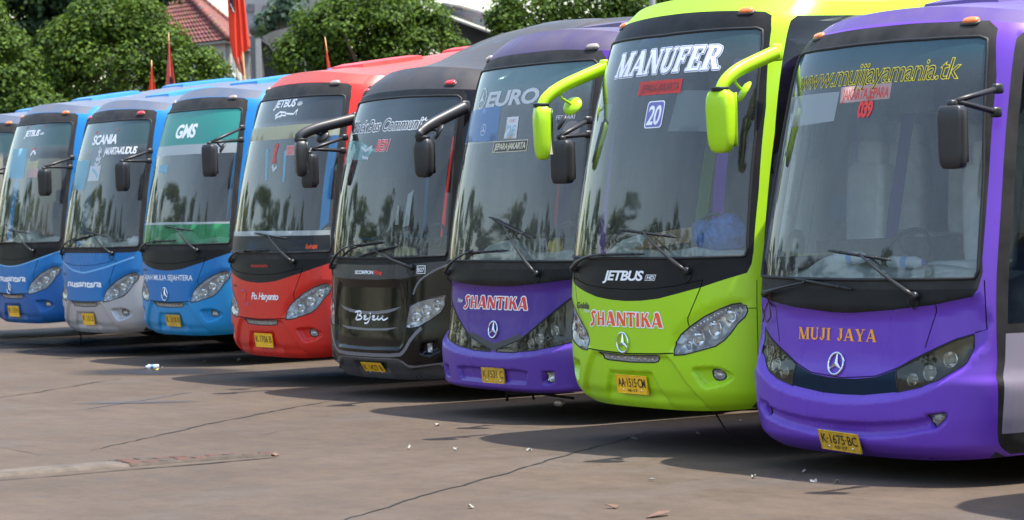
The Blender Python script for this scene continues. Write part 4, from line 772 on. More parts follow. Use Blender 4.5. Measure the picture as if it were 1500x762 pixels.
# blue coach with black panel
v = jet('blue coach with white script lettering and a black panel under its windscreen', -20.0, 3.25, -.084, .01, 1.025, body='paint_blue', bumper='paint_blue_deep', roof='roof_blue', ac='paint_blue', glass='screen_blue', dash='dash')
jet_wipers(v, -.02); v.marker(.86, 3.285, 'orange'); sc = v.screen
v.text('JETBUS', (-.15, 2.99, .39, 3.065), 'white_vinyl', .004, .25, .03, .9, par=sc); v.patch([smoothpoly([(.41, 3.0), (.52, 3.0), (.54, 3.03), (.43, 3.03)], 1)], 'film_whitetext', .003, None, sc); v.patch([strip([(-.16, 3.10), (.525, 3.112)], .026)], 'film_redfaint', .003, None, sc)
v.patch([[(-.545, 2.85), (.12, 2.83), (.175, 2.43), (-.45, 2.44)]], 'film_sky', .003, .1, sc); v.patch([rect(.26, 2.55, .56, 2.66)], 'film_cream', .003, .1, sc); v.patch([rect(.30, 2.43, .60, 2.55)], 'film_pink', .003, .1, sc); v.patch([strip([(.25, 2.74), (.33, 2.80), (.42, 2.75)], .03)], 'white_vinyl', .003, None, sc); v.patch([strip([(.3, 2.81), (.36, 2.83)], .03)], 'film_red', .003, None, sc)
v.patch([strip(smoothpoly([(-1.215, 1.385), (-.86, 1.283), (-.415, 1.195), (0, 1.17), (.415, 1.195), (.86, 1.283), (1.215, 1.385)], 2, False), .016)], 'paint_skyline', .003, None)
v.text('nusantara', (-.39, .965, .525, 1.055), 'white_vinyl', .004, .2, .03, .95, .05); v.star(-.015, .865, .075); v.plate(-.02, .53, 'K 1591', '', 'plate', wd=.38, ht=.15, text='plate_text_faint')
hz = MB(); hz.tube([(.95, .5, .40), (1.0, .6, .2), (.95, .62, .05)], [.015, .012, .008], 6); hz.build('drain_hose', 'chassis', v.root)
v.mirror([(1.2, .46, 2.68), (1.2, .43, 2.55)], (1.25, .016, 2.555), (1.25, .019, 2.34), (.18, .12, .37), 'thin', 'plastic')
# further blue coach at the end of the row
e = jet('partly hidden blue coach standing last at the far end of the row', -23.35, 3.75, .3, .01, 1.02, body='paint_blue', bumper='paint_blue_deep', roof='roof_blue', ac='paint_blue', glass='screen_blue'); jet_wipers(e); e.marker(.86, 3.285, 'orange'); e.plate(0, .53, '', '', 'plate')
e.mirror([(1.2, .46, 2.68), (1.2, .43, 2.55)], (1.25, .016, 2.555), (1.25, .019, 2.34), (.18, .12, .37), 'thin', 'plastic')
# the next coach in the row, beyond the right edge: only its shadow reaches the picture
x9 = jet('tall blue coach parked beyond the violet coach with orange lettering', 6.45, -.55, 0, 0, 1.09, body='paint_blue', roof='roof_blue', glass='screen_blue'); jet_wipers(x9); x9.marker(.86, 3.285); x9.plate(0, .53, '', '', 'plate')

# black coach
k = Bus('scorp', 'glossy black coach with curved grey trim and a rising roof', -6.4, 1.363, .717, 0, 1., dict(body='paint_black', hood='paint_black', cowl='paint_darkgrey', frame='frame', roof='roof_black', glass='screen_scorp', gap='gap', sideglass='sideglass', trim='paint_grey', lower='paint_darkgrey', grille='paint_black', ac=False, dash='dash_dark', seat='seat'), JB)
k.wiper((.785, 1.343), (.145, 1.519), (-.15, 1.446), (.565, 1.549)); k.wiper((-.85, 1.343), (-.1, 1.56), (-.23, 1.553), (.30, 1.587), bend=.06); k.marker(.865, 3.09, 'redlamp'); sc = k.screen
k.text('Black Bus Community', (-.76, 2.682, .80, 2.79), 'white_vinyl', .003, .3, .06, .95, par=sc); k.text('Black Bus Community', (-.76, 2.682, .80, 2.79), 'dark_vinyl', .0045, .3, .008, .95, par=sc); k.text('BE01', (-.10, 2.488, .17, 2.60), 'white_vinyl', .003, .25, .04, .92, par=sc); k.text('BE01', (-.10, 2.488, .17, 2.60), 'red_vinyl', .0045, .25, .012, .92, par=sc)
k.patch([[(-.86, 2.62), (-.5, 2.60), (-.1, 2.50), (-.3, 2.40), (-.6, 2.42), (-.86, 2.36)]], 'film_pale_teal', .0025, .08, sc); k.patch([strip([(-.42, 2.54), (-.3, 2.5), (-.18, 2.54)], .03), strip([(-.36, 2.44), (-.22, 2.42)], .025)], 'film_whitetext', .004, None, sc)
k.patch([[(.60, 2.05), (.68, 2.1), (.66, 1.75), (.58, 1.74)], [(.45, 1.95), (.47, 1.95), (.50, 1.76), (.44, 1.76)]], 'film_whitetext', -.02, .1, sc); k.patch([[(.46, 1.56), (.78, 1.53), (.78, 1.46), (.46, 1.46)]], 'film_cream', -.03, .1, sc)
k.text('SCORPION', (-.235, 1.275, .13, 1.31), 'white_vinyl', .004, 0, .03, .9); k.text('King', (.15, 1.275, .30, 1.31), 'red_vinyl', .004, .2, .04, .9); k.patch([rect(.84, 1.28, .945, 1.36)], 'white_vinyl', .003, None); k.patch([rect(.848, 1.287, .937, 1.353)], 'dark_vinyl', .0045, None); k.text('B27', (.855, 1.30, .93, 1.34), 'white_vinyl', .006, 0, .02)
def script(pts): return strip(smoothpoly(pts, 2, False), .016)
bj = [[(-.235, .825), (-.20, .86), (-.19, .90)], [(-.25, .895), (-.17, .91), (-.12, .90), (-.13, .875), (-.18, .865)], [(-.18, .865), (-.12, .86), (-.10, .84), (-.14, .825), (-.22, .82)], [(-.08, .842), (-.02, .852), (-.03, .87), (-.07, .86), (-.07, .83), (-.02, .825), (.03, .84)], [(.06, .866), (.05, .83), (.01, .79), (-.05, .79)], [(.09, .842), (.15, .852), (.14, .87), (.10, .86), (.10, .83), (.15, .825), (.20, .84)], [(.22, .87), (.20, .84), (.23, .825), (.29, .85), (.31, .872), (.29, .835), (.33, .825), (.40, .85)]]
k.patch([script(q) for q in bj]+[[(.06+.012*math.cos(a*math.pi/4), .888+.012*math.sin(a*math.pi/4)) for a in range(8)]], 'white_vinyl', .004, None, None, 'lettering'); k.plate(-.01, .315, 'K 1427 B', '08·15', 'plate', wd=.38, ht=.145, text='plate_text_faint')
k.mirror([(1.17, .50, 2.87)], (1.25, -.10, 2.60), (1.25, -.03, 2.39), (.20, .13, .38), 'heavy', 'plastic', ((1.25, .15, 2.63), .085, 'plastic'), .9)
k.mirror([(-1.17, .66, 2.86)], (-1.27, .02, 2.68), (-1.27, .05, 2.455), (.20, .13, .38), 'heavy', 'plastic', ((-1.25, .30, 2.68), .08, 'plastic'), .9, -1)
# deep violet coach with V-shaped lights
p = Bus('vee', 'deep violet coach with V shaped smoked headlights and red lettering', -3.257, .811, -1.033, 0, 1., dict(body='paint_violet_deep', bumper='paint_violet_bumper', cowl='cowl', frame='frame_dust', roof='roof_violet_grey', glass='screen_vee', gap='gap', sideglass='sideglass', grille='dark_vinyl', lens='lens_smoke', housing='smoked', foghousing='lampshell', ac='roof_violet_grey', dash='dash'), JB)
p.wiper((.69, 1.325), (.16, 1.738), (-.135, 1.818), (.61, 1.627)); p.wiper((-.94, 1.321), (-.33, 1.521), (-.525, 1.498), (.225, 1.525), bend=.02); p.marker(.93, 3.235, 'amber_clear'); sc = p.screen
p.text('EURO 3', (-.555, 2.80, .63, 2.92), 'film_whitetext', .004, .12, .035, .95, par=sc); p.flatstar(-.68, 2.875, .085, 'film_whitetext', sc)
p.patch([[(-1.0, 2.78), (-.26, 2.80), (-.225, 2.495), (-1.02, 2.50)]], 'film_blue', .003, .08, sc); p.patch([strip([(-1.0, 2.49), (-.22, 2.488)], .012)], 'film_whitetext', .003, None, sc); p.flatstar(-.52, 2.60, .05, 'film_whitetext', sc)
p.patch([[(-.105, 2.695), (.10, 2.695), (.12, 2.503), (-.10, 2.507)]], 'film_paper', .0035, .1, sc); p.text('2E', (-.06, 2.535, .08, 2.625), 'film_sky', .005, .1, .02, par=sc); p.text('UNIT', (-.05, 2.65, .06, 2.675), 'film_redfaint', .005, .1, .01, par=sc)
p.patch([rect(-.265, 2.387, .33, 2.488)], 'cream_vinyl', .003, .1, sc); p.patch([rect(-.255, 2.394, .32, 2.481)], 'dark_vinyl', .0045, .1, sc); p.text('JEPARA·JAKARTA', (-.24, 2.41, .305, 2.468), 'cream_vinyl', .006, .1, .02, .85, par=sc)
p.text('FERRARI', (.70, 2.645, .93, 2.68), 'film_whitetext', .004, .1, .01, par=sc); p.patch([[(.89+.10*math.cos(a*math.pi/10), 2.56+.075*math.sin(a*math.pi/10)) for a in range(20)]], 'film_pink', -.02, None, sc)
p.serif('SHANTIKA', (-.59, 1.015, .50, 1.12), 'white_vinyl', .003, .08, .09, FLARE, .06); p.serif('SHANTIKA', (-.59, 1.015, .50, 1.12), 'red_vinyl', .005, .08, .0, FLARE, .06); p.text('New', (-.74, 1.06, -.62, 1.10), 'white_vinyl', .004, .35, .01)
p.star(-.02, .835, .072); p.plate(.04, .43, 'K 1531 C', '', 'plate_old', wd=.37, ht=.135, text='plate_text_faint'); ub = MB(); ub.tube([(-.55, .55, .32), (-.5, .50, .22), (-.1, .52, .24), (.5, .55, .22)], .012, 6); ub.tube([(-.5, .5, .30), (-.52, .5, .15)], .014, 6); ub.tube([(-.12, .5, .32), (-.1, .52, .18)], .011, 6); ub.build('tow_hook', 'chassis', p.root); ob = MB(); ob.superbox((.62, .32, .20), (.12, .06, .06), .6, 6); ob.build('fog_lamp_unit', 'amber_clear', p.root)
p.mirror([(1.17, .33, 2.62), (1.17, .33, 2.50)], (1.25, -.03, 2.475), (1.25, .01, 2.27), (.20, .13, .37), 'thin', 'plastic', ((1.25, .02, 2.60), .075, 'plastic'))
# violet coach with orange lettering
q = Bus('muji', 'bright violet coach with orange lettering and two bottles on its dashboard', 2.70, -.23, .795, 0, 1., dict(body='paint_violet', bumper='paint_violet', cowl='cowl', frame='frame_dust', roof='roof_violet', glass='screen_muji', gap='gap', sideglass='sideglass', doorpaint='paint_doorwhite', grille='paint_petrol', lens='lens_smoke', housing='smoked', foghousing='lampshell', ac='roof_violet', dash='dash_mid', seat='seat_pale'), JB)
q.wiper((.70, 1.262), (.17, 1.531), (-.17, 1.556), (.455, 1.494)); q.wiper((-.89, 1.255), (-.37, 1.339), (-.505, 1.364), (.105, 1.301)); q.marker(.82, 3.0, 'orange'); sc = q.screen
q.text('www.mujijayamania.tk', (-.83, 2.655, .84, 2.785), 'yellow_vinyl', .003, .2, .018, .92, par=sc); q.text('www.mujijayamania.tk', (-.83, 2.655, .84, 2.785), 'dark_vinyl', .0045, .2, -.010, .92, par=sc)
q.patch([[(-.30, 2.645), (.235, 2.65), (.232, 2.555), (-.288, 2.545)]], 'film_pink', .002, .1, sc); q.text('JAKARTA..JEPARA', (-.27, 2.565, .215, 2.63), 'film_red', .0035, .05, .01, .85, par=sc); q.text('039', (-.075, 2.452, .07, 2.548), 'red_vinyl', .004, .1, .05, .9, par=sc)
q.patch([[(-.97, 2.62), (-.31, 2.62), (-.325, 2.435), (-.9, 2.41)]], 'film_sheet', .002, .1, sc)
cw = MB(); cw.tube([Vector(v_) for v_ in q.sf.P(np.array([-.80, -.86, -.95, -1.02, -1.0, -.92, -.86, -.84]), np.array([1.27, 1.20, 1.18, 1.13, 1.08, 1.06, 1.10, 1.20]), .025)], .005, 5); cw.build('loose_cable', 'cable_red', q.root)
q.serif('MUJI JAYA', (-.505, .957, .315, 1.04), 'orange_vinyl', .004); q.star(-.075, .81, .074); q.plate(.015, .295, 'K·1675·BC', '05·17', 'plate_old', wd=.39, ht=.135, text='plate_text', tilt=-.04)
q.mirror([(1.19, .37, 2.58), (1.19, .35, 2.43)], (1.24, -.05, 2.50), (1.25, -.085, 2.273), (.18, .12, .40), 'thin', 'plastic', None, .9)
# ------------------------------------------------------------------ ground of the coach park
gm_, t, nd, lk, b = newmat('yard_concrete'); pset(b, (.2, .17, .15), .85, 0, 0, .3); tc = nd.new('ShaderNodeTexCoord'); ob = tc.outputs['Object']
n1 = noise(nd, lk, .35, 8, .62, ob); n2 = noise(nd, lk, 2.2, 8, .68, ob); n3 = noise(nd, lk, 38, 6, .75, ob)
mp = nd.new('ShaderNodeMapping'); mp.inputs['Scale'].default_value = (.5, 2.2, 1); mp.inputs['Rotation'].default_value = (0, 0, R(32)); lk.new(ob, mp.inputs[0]); n4 = noise(nd, lk, 1.6, 7, .62, mp.outputs[0])
c0 = ramp(nd, lk, n1.outputs[0], [(.30, (.069, .049, .034)), (.5, (.087, .063, .044)), (.72, (.105, .077, .055))]).outputs[0]
c1 = mixc(nd, lk, .45, c0, ramp(nd, lk, n2.outputs[0], [(.3, (.62, .60, .60)), (.7, (1.0, 1.0, 1.0))]).outputs[0], 'MULTIPLY')
c2 = mixc(nd, lk, .35, c1, ramp(nd, lk, n4.outputs[0], [(.35, (.66, .64, .64)), (.65, (1.05, 1.02, 1.0))]).outputs[0], 'MULTIPLY')
c3 = mixc(nd, lk, .35, c2, ramp(nd, lk, n3.outputs[0], [(.30, (.55, .54, .52)), (.7, (1.12, 1.1, 1.08))]).outputs[0], 'MULTIPLY')
n6 = noise(nd, lk, 9, 6, .7, ob); c3 = mixc(nd, lk, .4, c3, ramp(nd, lk, n6.outputs[0], [(.32, (.62, .60, .58)), (.5, (.98, .97, .96)), (.7, (1.16, 1.14, 1.12))]).outputs[0], 'MULTIPLY')
# oil and diesel stains where the engines stand, and greyer tyre-polished lanes
n5 = noise(nd, lk, .55, 5, .65, ob); st = ramp(nd, lk, n5.outputs[0], [(.52, (0, 0, 0)), (.68, (1, 1, 1))]); c4 = mixc(nd, lk, st.outputs[0], c3, mixc(nd, lk, .30, c3, (.075, .075, .08)))
vo = nd.new('ShaderNodeTexVoronoi'); vo.inputs['Scale'].default_value = 1.1; lk.new(ob, vo.inputs['Vector']); sp = ramp(nd, lk, vo.outputs['Distance'], [(.03, (1, 1, 1)), (.10, (0, 0, 0))]); sm = nd.new('ShaderNodeMath'); sm.operation = 'MULTIPLY'; sm.inputs[1].default_value = .55; lk.new(sp.outputs[0], sm.inputs[0])
lk.new(mixc(nd, lk, sm.outputs[0], c4, (.05, .045, .045)), b.inputs['Base Color'])
rr = ramp(nd, lk, n2.outputs[0], [(.3, (.62,)*3), (.7, (.9,)*3)]); lk.new(rr.outputs[0], b.inputs['Roughness'])
bp = nd.new('ShaderNodeBump'); bp.inputs['Strength'].default_value = .45; bp.inputs['Distance'].default_value = .012; ma = nd.new('ShaderNodeMath'); ma.operation = 'ADD'; lk.new(n3.outputs[0], ma.inputs[0]); lk.new(n2.outputs[0], ma.inputs[1]); lk.new(ma.outputs[0], bp.inputs['Height']); lk.new(bp.outputs[0], b.inputs['Normal'])
gb = MB(); gb.add([(-1500, -1500, GZ), (1500, -1500, GZ), (1500, 1500, GZ), (-1500, 1500, GZ)], [(0, 1, 2, 3)]); GR = tag(gb.build('ground', 'yard_concrete', None, False), kind='structure')
plain('crack', (.010, .009, .008), .95, var=.3); plain('tar', (.05, .045, .045), .7, var=.3)
def crack(px, wd, z=.004, m='crack', jit=.02):
    P = [ground_at(*q) for q in px]; Q = []
    for a, c in zip(P[:-1], P[1:]):
        k = max(2, int((c-a).length/.12)); Q += [a.lerp(c, i/k) for i in range(k)]
    Q.append(P[-1]); V = []; n = len(Q); off = 0
    for i, p in enumerate(Q):
        d = (Q[min(i+1, n-1)]-Q[max(i-1, 0)]).normalized(); s = Vector((-d.y, d.x, 0)); off = off*.7+random.uniform(-jit, jit); w_ = wd*random.uniform(.3, 1.25)*(0.25+.75*math.sin(math.pi*(i+.5)/n)**.5); c = p+s*off; V += [(c.x+s.x*w_/2, c.y+s.y*w_/2, z+GZ), (c.x-s.x*w_/2, c.y-s.y*w_/2, z+GZ)]
    me = mesh('crack', V, [(2*i, 2*i+1, 2*i+3, 2*i+2) for i in range(n-1)], False); link('crack', me, m, GR)
crack([(0, 583), (60, 574), (130, 562), (180, 555)], .034); crack([(135, 660), (190, 648), (300, 622), (400, 603), (480, 588)], .034); crack([(480, 588), (560, 572)], .010); crack([(500, 762), (620, 727), (700, 706), (800, 675), (900, 648), (960, 630)], .026); crack([(0, 655), (60, 668)], .008); crack([(380, 640), (410, 632)], .006)
crack([(125, 600), (200, 588), (280, 575)], .05, .0035, 'tar', .01)
# oily patches that lie as thin films on the yard
def stainmat(name, c, al, sc_):
    m_, t, nd, lk, b = newmat(name); pset(b, c, .45, 0, 0, .4); tc = nd.new('ShaderNodeTexCoord'); gr_ = nd.new('ShaderNodeTexGradient'); gr_.gradient_type = 'SPHERICAL'; lk.new(tc.outputs['Object'], gr_.inputs[0]); n_ = noise(nd, lk, sc_, 7, .65, tc.outputs['Object']); mu = nd.new('ShaderNodeMath'); mu.operation = 'MULTIPLY'; lk.new(gr_.outputs['Fac'], mu.inputs[0]); lk.new(n_.outputs[0], mu.inputs[1]); r_ = ramp(nd, lk, mu.outputs[0], [(.06, (0, 0, 0)), (.34, (al, al, al))]); lk.new(r_.outputs[0], b.inputs['Alpha'])
stainmat('bay_film', (.022, .020, .020), .9, 1.6); stainmat('oil_film', (.020, .019, .021), .88, 2.2); stainmat('grey_film', (.060, .062, .072), .6, 2.6)
def stain(px, rx, ry, rot_, m, k):
    p_ = ground_at(*px); V = [(math.cos(2*math.pi*i/24), math.sin(2*math.pi*i/24), 0) for i in range(24)]; o = link('oil_stain', mesh('oil_stain', V, [tuple(range(24))], False), m, GR); o.location = (p_.x, p_.y, GZ+.0045+.0007*k); o.scale = (rx, ry, 1); o.rotation_euler = (0, 0, R(rot_))
for k_, a_ in enumerate([((150, 512), 2.6, 1.5, 20, 'oil_film'), ((310, 512), 1.6, .9, -10, 'oil_film'), ((60, 500), 2.0, 1.2, 0, 'oil_film'), ((235, 545), 1.6, .9, 30, 'oil_film'), ((200, 590), .9, .25, 50, 'grey_film')]): stain(*a_, k_)
# worn low kerb: a cement stretch, then its bare bricks
A0 = ground_at(-60, 704); A1 = ground_at(190, 684); A2 = ground_at(405, 668); plain('old_cement', (.082, .065, .050), .9, var=.35, vscale=5, bump=.6); plain('old_brick', (.070, .032, .023), .9, var=.4, vscale=9, bump=.6); plain('mortar', (.052, .041, .032), .95, var=.4, vscale=9, bump=.6)
dv = (A2-A0).normalized(); sv = Vector((-dv.y, dv.x, 0)); sv = sv if sv.x < 0 else -sv; kr = empty('kerb', tuple(A0)); tag(kr, 'worn low kerb strip of cement and bare bricks on the ground', 'kerb')
def slab(nm, m, a, b_, w0, w1, h, seg=12, par=kr, off=0.0, j=.005):
    V = []; n = seg+1
    for i in range(n):
        c = a.lerp(b_, i/seg)-A0; wl = w0+(w1-w0)*i/seg; hh = h*random.uniform(.96, 1.03)
        for sx, zz in ((off-.0+random.uniform(-j, j), .0), (off+.02+random.uniform(-j, j), hh), (off+wl*.5, hh*random.uniform(.98, 1.04)), (off+wl-.03+random.uniform(-j, j), hh*.95), (off+wl+random.uniform(-j, j), 0)): q_ = c+sv*sx; V.append((q_.x, q_.y, zz))
    F = [(i*5+k, i*5+k+1, (i+1)*5+k+1, (i+1)*5+k) for i in range(seg) for k in range(4)]+[(4, 3, 2, 1, 0), tuple((n-1)*5+k for k in range(5))]
    F = [f[::-1] for f in F]; return link(nm, mesh(nm, V, F, True), m, par)
slab('cement_strip', 'old_cement', A0, A1, .42, .40, .020, 60); base = slab('mortar_bed', 'mortar', A1, A2, .46, .12, .022, 24)
Lb = (A2-A1).length; nb = 9
for row in range(2):
    for i in range(nb):
        a = A1.lerp(A2, (i+.06+.45*row*.5)/nb); c_ = A1.lerp(A2, min(1, (i+.90+.45*row*.5)/nb)); wl = (.46-.34*(i/nb))*.42
        if random.random() < (.12 if i < 5 else .4): continue
        slab('brick', 'old_brick' if random.random() < .6 else 'mortar', a, c_, wl, wl*.95, random.uniform(.024, .034), 5, kr, .02+row*wl*1.12, .008)
crack([(0, 704), (60, 700), (190, 688.5), (300, 680), (405, 670.5)], .05, .006, 'crack', .008)
# ------------------------------------------------------------------ litter on the yard
film('pet', (.72, .80, .85), .62, .15); plain('paper', (.30, .28, .25), .7, var=.2); plain('leaf_dry', (.12, .065, .045), .8, var=.3); plain('cap_blue', (.02, .08, .45), .4); plain('label_blue', (.05, .25, .62), .4); plain('cap_yellow', (.55, .45, .05), .4); plain('water', (.7, .75, .78), .1)
def bottle(name, loc, ax, L, rad, label, m='pet', cat='bottle', group=None):
    az = Vector(ax).normalized(); rt = tag(empty(name, loc), label, cat, group); b = MB(); pf = [(0, 0), (rad*.8, .0), (rad, .012), (rad*.96, L*.15), (rad, L*.2), (rad*.95, L*.3), (rad, L*.36), (rad, L*.6), (rad*.93, L*.66), (rad, L*.72), (rad*.7, L*.84), (rad*.36, L*.92), (rad*.36, L*.96)]; b.lathe(pf, 14, (0, 0, 0), az); b.build('bottle_body', m, rt); b = MB(); b.lathe([(rad*1.02, L*.40), (rad*1.02, L*.57)], 14, (0, 0, 0), az); b.build('paper_label', 'label_blue', rt); b = MB(); b.lathe([(rad*.42, L*.94), (rad*.42, L), (0, L)], 12, (0, 0, 0), az); b.build('cap', 'cap_blue', rt); return rt
p0 = ground_at(233, 541); bottle('plastic_bottle', (p0.x, p0.y, GZ+.035), (-.5, -.85, 0), .17, .026, 'empty clear plastic bottle with blue cap lying on the oil stained ground')
def scrap(px, size, m, label, cat='litter', group='small scraps of litter on the yard', name='paper_scrap'):
    p_ = ground_at(*px); n_ = 6; a0 = random.uniform(0, 6); V = [(0, 0, .03*random.random()+.008)]+[(size[0]*random.uniform(.6, 1)*math.cos(2*math.pi*i/n_), size[1]*random.uniform(.6, 1)*math.sin(2*math.pi*i/n_), random.uniform(.004, .03)) for i in range(n_)]
    V += [(x*.98, y*.98, max(z-.004, .002)) for x, y, z in V]; F = [(0, 1+i, 1+(i+1) % n_) for i in range(n_)]+[(n_+1, n_+2+(i+1) % n_, n_+2+i) for i in range(n_)]+[(1+i, n_+2+i, n_+2+(i+1) % n_, 1+(i+1) % n_) for i in range(n_)]
    o = link(name, mesh(name, V, F, False), m); o.location = (p_.x, p_.y, GZ); o.rotation_euler = (0, 0, a0); tag(o, label, cat, group)
ls = 'tiny pale paper scrap lying on the brown yard'
for px in ((218, 536), (239, 540), (668, 660), (600, 658), (776, 662), (930, 645), (1023, 637), (1104, 701), (1178, 692), (690, 745), (640, 625), (955, 705), (350, 529), (300, 531), (1192, 707), (1226, 708), (145, 527), (1085, 618)): scrap(px, (.032, .02), 'paper', ls)
scrap((965, 757), (.14, .04), 'leaf_dry', 'long pale brown scrap lying on the open yard in the sun', 'litter', None, 'card_scrap'); scrap((898, 745), (.05, .03), 'leaf_dry', 'small dark red scrap lying on the open yard', 'litter', None, 'leaf_scrap'); scrap((227, 543), (.06, .03), 'cap_yellow', 'small yellow wrapper beside the plastic bottle on the ground', 'litter', None, 'wrapper'); scrap((403, 668), (.05, .04), 'leaf_dry', 'small brown chip at the tip of the worn kerb', 'litter', None, 'stone_chip')
# bottles on the violet coach's dashboard (rest on it, so things of their own)
M8 = q.root.matrix_basis.copy(); M8 = Matrix.LocRotScale(q.root.location, q.root.rotation_euler, q.root.scale)
def inbus(x, y, z): return tuple(M8 @ Vector((x, y, z)))
bottle('water_bottle', inbus(-.47, .42, 1.50), (1, .05, 0), .34, .042, 'clear water bottle lying on the dashboard in front of the steering wheel', 'pet'); bottle('water_bottle', inbus(.08, .42, 1.47), (1, .03, 0), .34, .042, 'clear water bottle lying on the middle of the dashboard', 'pet'); bottle('water_bottle', inbus(1.02, .42, 1.38), (.03, .02, 1), .34, .045, 'clear water bottle standing upright in the corner of the windscreen', 'pet')
# things lying on other dashboards
def on_dash(bus, x, y, dz): return Matrix.LocRotScale(bus.root.location, bus.root.rotation_euler, bus.root.scale) @ Vector((x, y, GB[bus.kind]+dz))
plain('cloth_blue', (.06, .14, .42), .9, var=.7, vscale=14); plain('cardboard', (.42, .26, .14), .85, var=.2); plain('plush', (.55, .42, .25), .95, var=.3); plain('yellow_ball', (.70, .52, .05), .5); plain('sheet_white', (.75, .77, .78), .8)
def lump(name, label, cat, loc, size, m, n=7):
    b = MB(); b.superbox((0, 0, size[2]/2), size, .75, n); b.V = [(x*(1+.12*math.sin(9*y/size[1]+x*5)), y*(1+.10*math.sin(7*x/size[0])), max(0, z*(1+.15*math.sin(8*x/size[0]+4*y/size[1])))) for x, y, z in b.V]; o = b.build(name, m); o.location = loc; tag(o, label, cat); return o
lump('folded_cloth', 'blue patterned folded cloth on the dashboard of the lime green coach', 'cloth', on_dash(g, .50, .52, .07), (.55, .3, .26), 'cloth_blue'); cb_ = MB(); cb_.box((-.32, -.14, 0), (.32, .14, .012)); ob_ = cb_.build('cardboard', 'cardboard', None, False); ob_.location = on_dash(g, -.15, .50, .17); ob_.rotation_euler = (R(25), R(-6), R(12)); tag(ob_, 'brown cardboard sheet on the dashboard of the lime green coach', 'cardboard')
lump('plush_toy', 'pale brown plush toy on the dashboard of the red coach', 'toy', on_dash(r, .62, .50, .08), (.36, .2, .2), 'plush'); lump('ball', 'yellow ball on the dashboard of the deep violet coach', 'ball', on_dash(p, .33, .52, .08), (.13, .13, .13), 'yellow_ball'); lump('papers', 'white bundle of papers on the dashboard of the blue and silver coach', 'papers', on_dash(n, .75, .40, .05), (.3, .16, .12), 'sheet_white')
# ------------------------------------------------------------------ trees behind the coaches
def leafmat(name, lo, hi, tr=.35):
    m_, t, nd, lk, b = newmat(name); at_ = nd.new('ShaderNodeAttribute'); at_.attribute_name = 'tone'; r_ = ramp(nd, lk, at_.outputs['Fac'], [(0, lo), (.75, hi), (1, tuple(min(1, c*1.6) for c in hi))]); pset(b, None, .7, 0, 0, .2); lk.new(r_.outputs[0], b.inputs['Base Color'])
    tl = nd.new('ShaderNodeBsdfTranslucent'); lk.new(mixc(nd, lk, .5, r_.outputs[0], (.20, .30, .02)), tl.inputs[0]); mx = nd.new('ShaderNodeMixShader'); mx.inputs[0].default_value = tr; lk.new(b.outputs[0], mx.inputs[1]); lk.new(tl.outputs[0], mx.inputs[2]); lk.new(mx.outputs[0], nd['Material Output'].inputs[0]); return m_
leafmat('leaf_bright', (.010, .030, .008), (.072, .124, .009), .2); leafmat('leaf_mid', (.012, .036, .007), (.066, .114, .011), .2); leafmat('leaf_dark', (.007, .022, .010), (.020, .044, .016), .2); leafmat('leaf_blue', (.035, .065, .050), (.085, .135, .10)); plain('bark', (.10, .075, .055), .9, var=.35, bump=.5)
def leaf_mesh(cl, leaf, n_each, drop=.25):
    """cl: clump centres and radii; leaves are folded blades scattered over each clump's shell"""
    C = np.array([c for c, r in cl]); Rr = np.array([r for c, r in cl]); k = len(cl); idx = np.repeat(np.arange(k), n_each); n = len(idx)
    d = RNG.normal(size=(n, 3)); d[:, 2] += .35; d /= np.linalg.norm(d, axis=1)[:, None]; rad = Rr[idx]*(.55+.5*RNG.random(n)**.6); P = C[idx]+d*rad[:, None]*np.array([1, 1, .82])
    nn = d*1.0+RNG.normal(size=(n, 3))*.32+np.array([0, 0, .25]); nn /= np.linalg.norm(nn, axis=1)[:, None]; a = np.cross(nn, RNG.normal(size=(n, 3))); a /= np.linalg.norm(a, axis=1)[:, None]; b = np.cross(nn, a); L = leaf*(.6+.8*RNG.random(n))[:, None]; wd = L*.42
    tip = P+a*L; mid = P+a*L*.5; V = np.stack([P, mid+b*wd-nn*L*.12, tip-nn*L*.15, mid-b*wd-nn*L*.12], 1).reshape(-1, 3); F = np.arange(4*n).reshape(-1, 4); me = bpy.data.meshes.new('crown'); me.vertices.add(4*n); me.vertices.foreach_set('co', V.ravel()); me.loops.add(4*n); me.loops.foreach_set('vertex_index', F.ravel()); me.polygons.add(n); me.polygons.foreach_set('loop_start', np.arange(0, 4*n, 4)); me.update(calc_edges=True)
    ct = RNG.random(k)*.30; tone = np.clip(ct[idx]+RNG.random(n)**1.5*.6+.5*(rad/Rr[idx]-.8), 0, 1); at_ = me.attributes.new('tone', 'FLOAT', 'FACE'); at_.data.foreach_set('value', tone); me.materials.append(None); return me  # tone darkens inwards: shading inside each clump is put into the leaf colour
